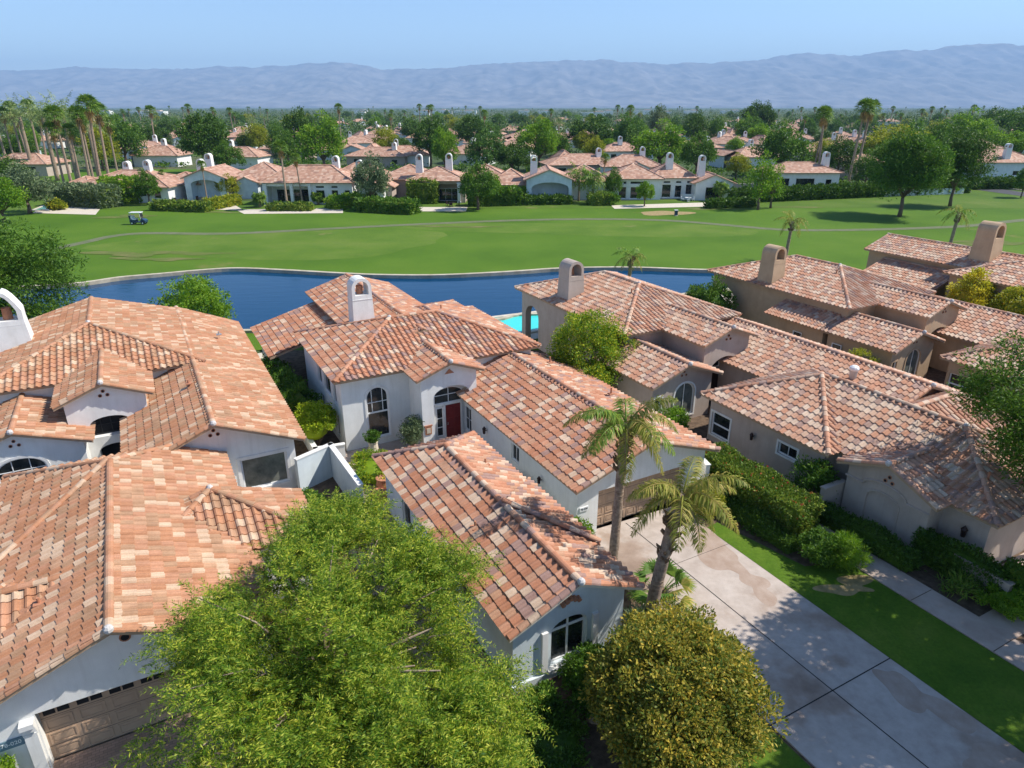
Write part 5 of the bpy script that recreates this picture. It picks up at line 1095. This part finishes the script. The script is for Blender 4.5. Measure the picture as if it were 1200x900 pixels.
rows=[(200,192,'pink roofed house with white gable behind the leftmost chimneys',1),(170,186,'low roof behind the lone thin palm',0),(296,194,'tiled house with two chimneys behind the blue gabled roof',0),(330,186,'roof peeping out behind the dark rounded tree',2),(398,188,'roof between the bright tree and the central rows',1),
 (440,196,'wide tiled house left of the central chimneys',2),(478,192,'tiled house behind the central row',0),(556,190,'roof between the central and blue green trees',1),(598,186,'pale gabled house with a round headed vent behind the blue green tree',0),(685,208,'tiled house with orange chimney between the two white houses',2),(741,212,'house with white chimney left of the wide bright tree',0),(738,190,'tall white chimney house behind the wide bright tree',1),
 (822,184,'long roof behind the second white chimney',2),(858,194,'white walled house in front of the ochre tree',1),(866,178,'tiled roof in the row above the white walled house',0),(950,186,'roofs behind the slim palms',2),(985,182,'pale roof left of the twin palm crowns',1),(935,172,'far roof left of the slim palms',0),(1186,180,'tiled roofs rising behind the right edge house',0),
 (12,188,'roof between the leftmost palms',1),(420,176,'far roof above the silvery olive tree',0),(455,168,'far tiled roof in the haze left of centre',1),(345,172,'far roof under the dark rounded tree',2),(610,172,'far roof above the blue green tree',1),(660,172,'far roof right of the bright tree',0),(790,170,'far roof above the wide bright tree',1),(720,166,'far roof left of the grey feathery tree',2),(905,166,'far roof above the mounded tree',0),(1060,168,'far roof above the yellow green tree',1),(240,170,'far roof above the big dark tree',2),(285,166,'far roof with chimney right of the big dark tree',0),(520,164,'far roof above the yellow green round tree',2)]
for i,(u,v,lb,k) in enumerate(rows):
    o=FP[k] if FP[k].name not in used else copytree(FP[k]); used.add(FP[k].name)
    x,y=P(u,v); o.location=(x,y,0); o.rotation_euler=(0,0,random.uniform(-.35,.35)+random.choice([0,0,PI])); o['label']=lb
zone=lambda u:'near the left edge' if u<200 else 'left of centre' if u<450 else 'at the centre' if u<750 else 'right of centre' if u<1000 else 'near the right edge'
for i in range(85):
    u=random.uniform(10,1190); v=random.uniform(142,180); o=copytree(random.choice(FP)); x,y=P(u,v); o.location=(x,y,0); o.rotation_euler=(0,0,random.uniform(-.6,.6)+random.choice([0,0,PI])); o['group']='tiny tiled roofs '+zone(u); o['label']='tiny tiled roof among the distant trees '+zone(u)
# belts of trees between and behind those houses
houses=[(o.location.x,o.location.y) for o in bpy.data.objects if o.type=='EMPTY' and o.get('category')=='house' and o.location.y>100]
cnt=0; tries=0
kinds=[('dark','dark green'),('mid','mid green'),('bright','bright green'),('blue','blue green'),('yellow','yellow green'),('olive','grey green'),('dark','dark green'),('mid','mid green')]
while cnt<235 and tries<5000:
    tries+=1; t=random.random(); v=222-92*t**.62 if False else 196-58*random.random()**.8; u=random.uniform(-40,1240); x,y=P(u,v)
    if any(abs(x-a)<9 and -24<(y-b)<11 for a,b in houses): continue
    k,nm=random.choice(kinds); h=random.uniform(6.5,12); sx=h*random.uniform(.8,1.2); belt='nearer' if v>172 else 'middle' if v>155 else 'farthest'
    put(random.choice(PT[k]),'%s tree in the %s belt of trees %s'%(nm,belt,zone(u)),'tree',(x,y),(sx,sx,h),'%s trees, %s belt %s'%(nm,belt,zone(u))); cnt+=1
for i in range(170):
    v=132.5+40*random.random()**1.7; u=random.uniform(-20,1220); x,y=P(u,v); put(wp[i%3] if i%5 else dp[0],'thin palm rising from the %s trees %s'%('middle' if v>152 else 'farthest',zone(u)),'palm tree',(x,y),random.uniform(.8,1.25) if i%5 else 1.0,'distant palms %s %s'%('middle' if v>152 else 'farthest',zone(u)))
for k in range(26):
    u=random.uniform(0,1200); v=random.uniform(131,137); x,y=P(u,v); g=G(); w=random.uniform(20,60); hh=random.uniform(6,11); g.box((0,0,hh/2),(w,20,hh),'stucco_white'); g.box((w*.2,0,hh+1),(w*.3,12,2),'stucco_beige'); o=g.build('distant_building'); o.location=(x,y,0); tag(o,'tiny pale building at the edge of the valley '+zone(u),'building','tiny pale buildings '+zone(u))
# the wood that closes the view: one mass
n=5200; yy=np.exp(rng.uniform(math.log(430),math.log(4200),n)); xx=rng.uniform(-.82,.82,n)*yy; hh=rng.uniform(4,11,n); hh[rng.random(n)<.06]*=1.5
cen=np.stack([xx,yy,hh*.5],1); per=26; C=np.repeat(cen,per,0); S_=np.repeat(hh,per)[:,None]; o=unit(n*per)*np.cbrt(rng.random((n*per,1)))*np.array([.62,.62,.5])*S_; C=C+o
so=leafmesh('distant_wood',C,o/S_+unit(len(C))+np.array([0,0,.3]),1.5,1.1,'leaf_mid'); so['kind']='stuff'; so.data.materials.clear()
M['leaf_wood']=leafmat('leaf_wood',[(.02,.06,.012),(.04,.09,.018),(.07,.12,.025),(.09,.12,.04)],.25); so.data.materials.append(M['leaf_wood'])
# ground level bushes between the nearer far houses
n=1700; U=rng.uniform(-20,1220,n); Vv=rng.uniform(160,228,n); pts=[]
for u,v in zip(U,Vv):
    x,y=P(u,v)
    if any(abs(x-a)<11 and -4<(y-b)<16 for a,b in houses) or (x<-60 and y<215) or (x>98 and y<172): continue
    if y<142: continue
    pts.append((x,y,.9))
cen=np.array(pts); per=34; C=np.repeat(cen,per,0)+unit(len(cen)*per)*rng.random((len(cen)*per,1))*np.array([2.4,1.8,1.1])
so=leafmesh('garden_shrubbery',C,unit(len(C))+np.array([0,0,.5]),.7,.45,'leaf_mid'); so['kind']='stuff'
# ------------------------------------------------------------ golf cart
x,y=P(163,263); gc=empty('golf_cart',(x,y,.04),.06,'white and dark blue golf cart driving on the fairway','golf cart')
M['cart_blue']=flatmat('cart_blue',(.02,.05,.10),.3); M['tyre']=flatmat('tyre',(.015,.015,.015),.8)
g=G(); pr=[(-1.15,.35),(1.25,.3),(1.28,.62),(1.0,.82),(.62,.88),(.5,.45),(-.25,.45),(-.3,.75),(-1.1,.8)]
g.prism([(a,-.55,b) for a,b in pr],(0,1.1,0),'cart_blue'); g.build('body',gc)
g=G(); g.box((-.45,0,.82),(.55,1.0,.16),'frame_white'); g.box((-.74,0,1.1),(.12,1.0,.5),'frame_white'); g.build('seat',gc)
g=G(); g.box((-.15,0,1.86),(1.75,1.15,.09),'frame_white'); g.build('roof',gc)
for sx,sy in((.62,.5),(.62,-.5),(-.9,.5),(-.9,-.5)): g=G(); g.tube([(sx,sy,.75),(sx*.92,sy,1.84)],[.025,.025],'frame_white',6); g.build('roof_post',gc)
g=G(); g.add([(.66,-.5,.9),(.66,.5,.9),(.58,.5,1.8),(.58,-.5,1.8)],[(0,1,2,3)],'glass',.5); g.build('windscreen',gc)
for sx in(-.8,.85):
    for sy in(-.52,.52): g=G(); g.tube([(sx,sy-.09,.24),(sx,sy+.09,.24)],[.24,.24],'tyre',14); wl=g.build('wheel',gc); g=G(); g.tube([(sx,sy-.1,.24),(sx,sy+.1,.24)],[.12,.12],'frame_white',10); g.build('rim',wl)
g=G(); g.tube([(.55,.15,.85),(.35,.15,1.15)],[.02,.02],'dark',6); g.tube([(.36,.15,1.13),(.34,.15,1.17)],[.17,.17],'dark',12); g.build('steering_wheel',gc)
for s,nm in((-.25,'navy golf bag strapped left behind the cart seat'),(.25,'grey golf bag strapped right behind the cart seat')):
    g=G(); g.tube([(0,0,0),(-.12,0,.85)],[.14,.16],'cart_blue' if s<0 else 'pipe_grey',10); 
    for k in range(4): g.tube([(-.12,(k-1.5)*.05,.85),(-.16,(k-1.5)*.07,1.12)],[.012,.02],'pipe_grey',5)
    o=g.build('golf_bag'); tag(o,nm,'golf bag'); c_,s_=math.cos(.06),math.sin(.06); o.location=(x-1.05*c_-s*s_,y-1.05*s_+s*c_,.55); o.rotation_euler=(0,0,.06)
x,y=P(792,253); g=G(); g.box((0,0,.45),(.5,.5,.9),'cart_blue'); g.box((0,0,.93),(.6,.6,.08),'frame_white'); g.tube([(0,0,-.05),(0,0,.1)],[.35,.35],'deckstone',8); o=g.build('ball_washer'); o.location=(x,y,.04); tag(o,'small dark post box standing on the sandy patch of the fairway','tee box')
# patio furniture behind the central house
furniture2=[(4.9,47.5,'teal cushioned patio sofa behind the left of the central house'),(4.6,44.9,'dark patio dining table beside the teal sofa')]
x,y=W(4.8,48.2); r=empty('patio_sofa',(x,y,.05),ANG,furniture2[0][2],'sofa'); M['teal']=flatmat('teal',(.05,.25,.30),.8); g=G(); g.box((0,0,.3),(1.9,.8,.3),'teal'); g.build('seat',r); g=G(); g.box((0,.36,.62),(1.9,.18,.55),'teal'); g.build('backrest',r); g=G(); g.box((-1.0,0,.42),(.16,.85,.6),'dark'); g.build('armrest',r); g=G(); g.box((1.0,0,.42),(.16,.85,.6),'dark'); g.build('armrest',r)
x,y=W(5.2,45.4); r=empty('patio_table',(x,y,.05),ANG,furniture2[1][2],'table'); g=G(); g.box((0,0,.74),(1.8,1.0,.05),'frame_white'); g.build('tabletop',r)
for sx in(-.8,.8):
    for sy in(-.42,.42): g=G(); g.box((sx,sy,.36),(.06,.06,.72),'metal_dark'); g.build('leg',r)
# pots and stones of the courtyard
def pot(lb,p,r,h,mat='pipe'):
    x,y=W(*p); g=G(); g.tube([(0,0,0),(0,0,h*.5),(0,0,h)],[r*.65,r,r*.85],mat,12); g.tube([(0,0,h),(0,0,h+.05)],[r*.98,r*.98],mat,12); o=g.build('plant_pot'); o.location=(x,y,0); tag(o,lb,'pot')
pot('tall pale pot under the topiary at the arched window',(9.0,32.1),.28,.95,'fascia_white'); pot('terracotta pot at the back corner of the guest house',(8.4,28.6),.4,.7); pot('small terracotta pot beside the courtyard shrubs',(9.2,28.9),.28,.5)
for i,(a,b,s,lb) in enumerate(((8.0,28.0,.55,'ochre boulder at the back corner of the guest house'),(8.75,27.9,.35,'small pale rock beside the ochre boulder'),(9.7,12.5,.3,'pale flat rock in the soil below the guest house'),(13.2,14.9,.5,'brown boulder between the palm trunk and guest house'))):
    g=G(); g.sph((0,0,.25*s),s,'plaque' if i==0 else 'gravel',9,6,(1,.8,.7)); o=g.build('boulder')
    for vx in o.data.vertices: vx.co*=1+random.uniform(-.13,.13)
    x,y=W(a,b); o.location=(x,y,0); tag(o,lb,'rock')
sheet('courtyard_paving',[(7.,26.9),(14.4,26.9),(14.4,33.5),(7.,33.5)],.02,'walk','l')
sheet('side_path',[(5.4,14.6),(7.9,14.6),(7.9,26.8),(5.4,26.8)],.02,'gravel','l')
# ------------------------------------------------------------ mountains
prof=[(-900,95),(-400,88),(-150,86),(0,84),(60,83),(100,81),(160,83),(200,82),(280,80),(340,79),(370,76),(395,74.5),(420,77),(450,82),(500,81.5),(540,80.5),(560,78),(600,76),(640,74),(680,72.5),(715,73.5),(760,77),(830,76.5),(870,74),(900,70.5),(940,65.5),(965,67),(1000,66.5),(1030,64),(1060,62),(1090,59),(1110,57.5),(1150,55.5),(1200,57),(1400,60),(1800,72),(2200,90)]
pu=np.array([p[0] for p in prof],float); pv=np.array([p[1] for p in prof],float)
NX,NY=1000,170; y0,y1=13500.,21500.; Vm=np.zeros((NY,NX,3))
def vnoise(X,Y,seed):
    r_=np.random.default_rng(seed); t=r_.random((256,256)); xi=np.floor(X).astype(int);yi=np.floor(Y).astype(int);fx=X-xi;fy_=Y-yi; fx=fx*fx*(3-2*fx);fy_=fy_*fy_*(3-2*fy_)
    g_=lambda a,b:t[a%256,b%256]; return (g_(xi,yi)*(1-fx)+g_(xi+1,yi)*fx)*(1-fy_)+(g_(xi,yi+1)*(1-fx)+g_(xi+1,yi+1)*fx)*fy_
ua=np.linspace(-800,2000,NX); t=np.linspace(0,1,NY)
UU,TT=np.meshgrid(ua,t); Y=y0+(y1-y0)*TT; X=(UU-600)/F*(Y*ct)*1.0; pr_=np.interp(UU,pu,pv)
ridge=(125-pr_)*Y/ (F/ct/ct)*1.0
hp=ridge/ (125-pr_+1e-6)*(125-pr_)
env=np.clip(TT/.78,0,1)**1.15; env=np.where(TT>.78,1-((TT-.78)/.22)*.6,env)
nz_=np.zeros_like(X); amp=1
for o_,(s,a_) in enumerate(((2200,.8),(1000,.55),(480,.42),(240,.30),(120,.18),(62,.08))): nz_+=a_*(1-2*np.abs(vnoise(X/s+50+.35*vnoise(X/900,Y/900,40+o_),Y/s*.28+9,o_)-.5))
nz_=nz_/2.15
Z=H+hp*env*(1+ (nz_-.62)*1.5*np.clip(1.12-env,0.07,1)); Z=np.maximum(Z,-25); Z=np.where(TT<.01,-30,Z)
Vm=np.stack([X,Y,Z],-1).reshape(-1,3); idx=np.arange(NX*NY).reshape(NY,NX); Fq=np.stack([idx[:-1,:-1],idx[:-1,1:],idx[1:,1:],idx[1:,:-1]],-1).reshape(-1,4)
me=bpy.data.meshes.new('mountains'); me.from_pydata(Vm.tolist(),[],Fq.tolist()); me.polygons.foreach_set('use_smooth',[True]*len(Fq))
M['rock']=noisemat('rock',(.11,.10,.095),(.29,.26,.23),.0022,.95,detail=12,p=(.38,.62)); me.materials.append(M['rock']); o=bpy.data.objects.new('mountains',me); col.objects.link(o); o['kind']='structure'
# ------------------------------------------------------------ air
g=G(); g.box((0,11000,649),(60000,24000,1302),'void'); hz_=g.build('haze'); hz_['kind']='stuff'; m=bpy.data.materials.new('haze'); m.use_nodes=True; nt=m.node_tree; nt.nodes.clear(); out=nt.nodes.new('ShaderNodeOutputMaterial'); pv_=nt.nodes.new('ShaderNodeVolumePrincipled'); pv_.inputs['Density'].default_value=HAZE; pv_.inputs['Color'].default_value=(.43,.67,1,1); pv_.inputs['Anisotropy'].default_value=0.
nt.links.new(pv_.outputs['Volume'],out.inputs['Volume']); hz_.data.materials.clear(); hz_.data.materials.append(m)
# ------------------------------------------------------------ small cloud wisp is left to the sky; light
w=bpy.data.worlds.new('World'); scene.world=w; w.use_nodes=True; nt=w.node_tree; bg=nt.nodes['Background']; sk=nt.nodes.new('ShaderNodeTexSky'); sk.sky_type='NISHITA'; sk.sun_disc=False
EL=math.radians(49); AZ=math.radians(28.5-21)   # math azimuth of the sun
sk.sun_elevation=EL; sk.sun_rotation=PI/2-AZ; sk.air_density=SKY[0]; sk.dust_density=SKY[1]; sk.ozone_density=SKY[2]; sk.altitude=50
nt.links.new(sk.outputs['Color'],bg.inputs['Color']); bg.inputs['Strength'].default_value=SKY[3]
sd=bpy.data.lights.new('sun','SUN'); sd.energy=SUN; sd.angle=math.radians(.53); sd.color=(1,.95,.87); so=bpy.data.objects.new('sun',sd); col.objects.link(so)
dv=Vector((math.cos(AZ)*math.cos(EL),math.sin(AZ)*math.cos(EL),math.sin(EL))); so.rotation_euler=dv.to_track_quat('Z','Y').to_euler()
cd=bpy.data.cameras.new('camera'); cd.sensor_width=36; cd.lens=24; cd.clip_start=.1; cd.clip_end=90000; co=bpy.data.objects.new('camera',cd); col.objects.link(co); co.location=(0,0,H); co.rotation_euler=(PI/2-TH,0,0); scene.camera=co
scene.view_settings.view_transform='Standard'; scene.view_settings.look='None'; scene.view_settings.gamma=1; scene.view_settings.exposure=EXPO
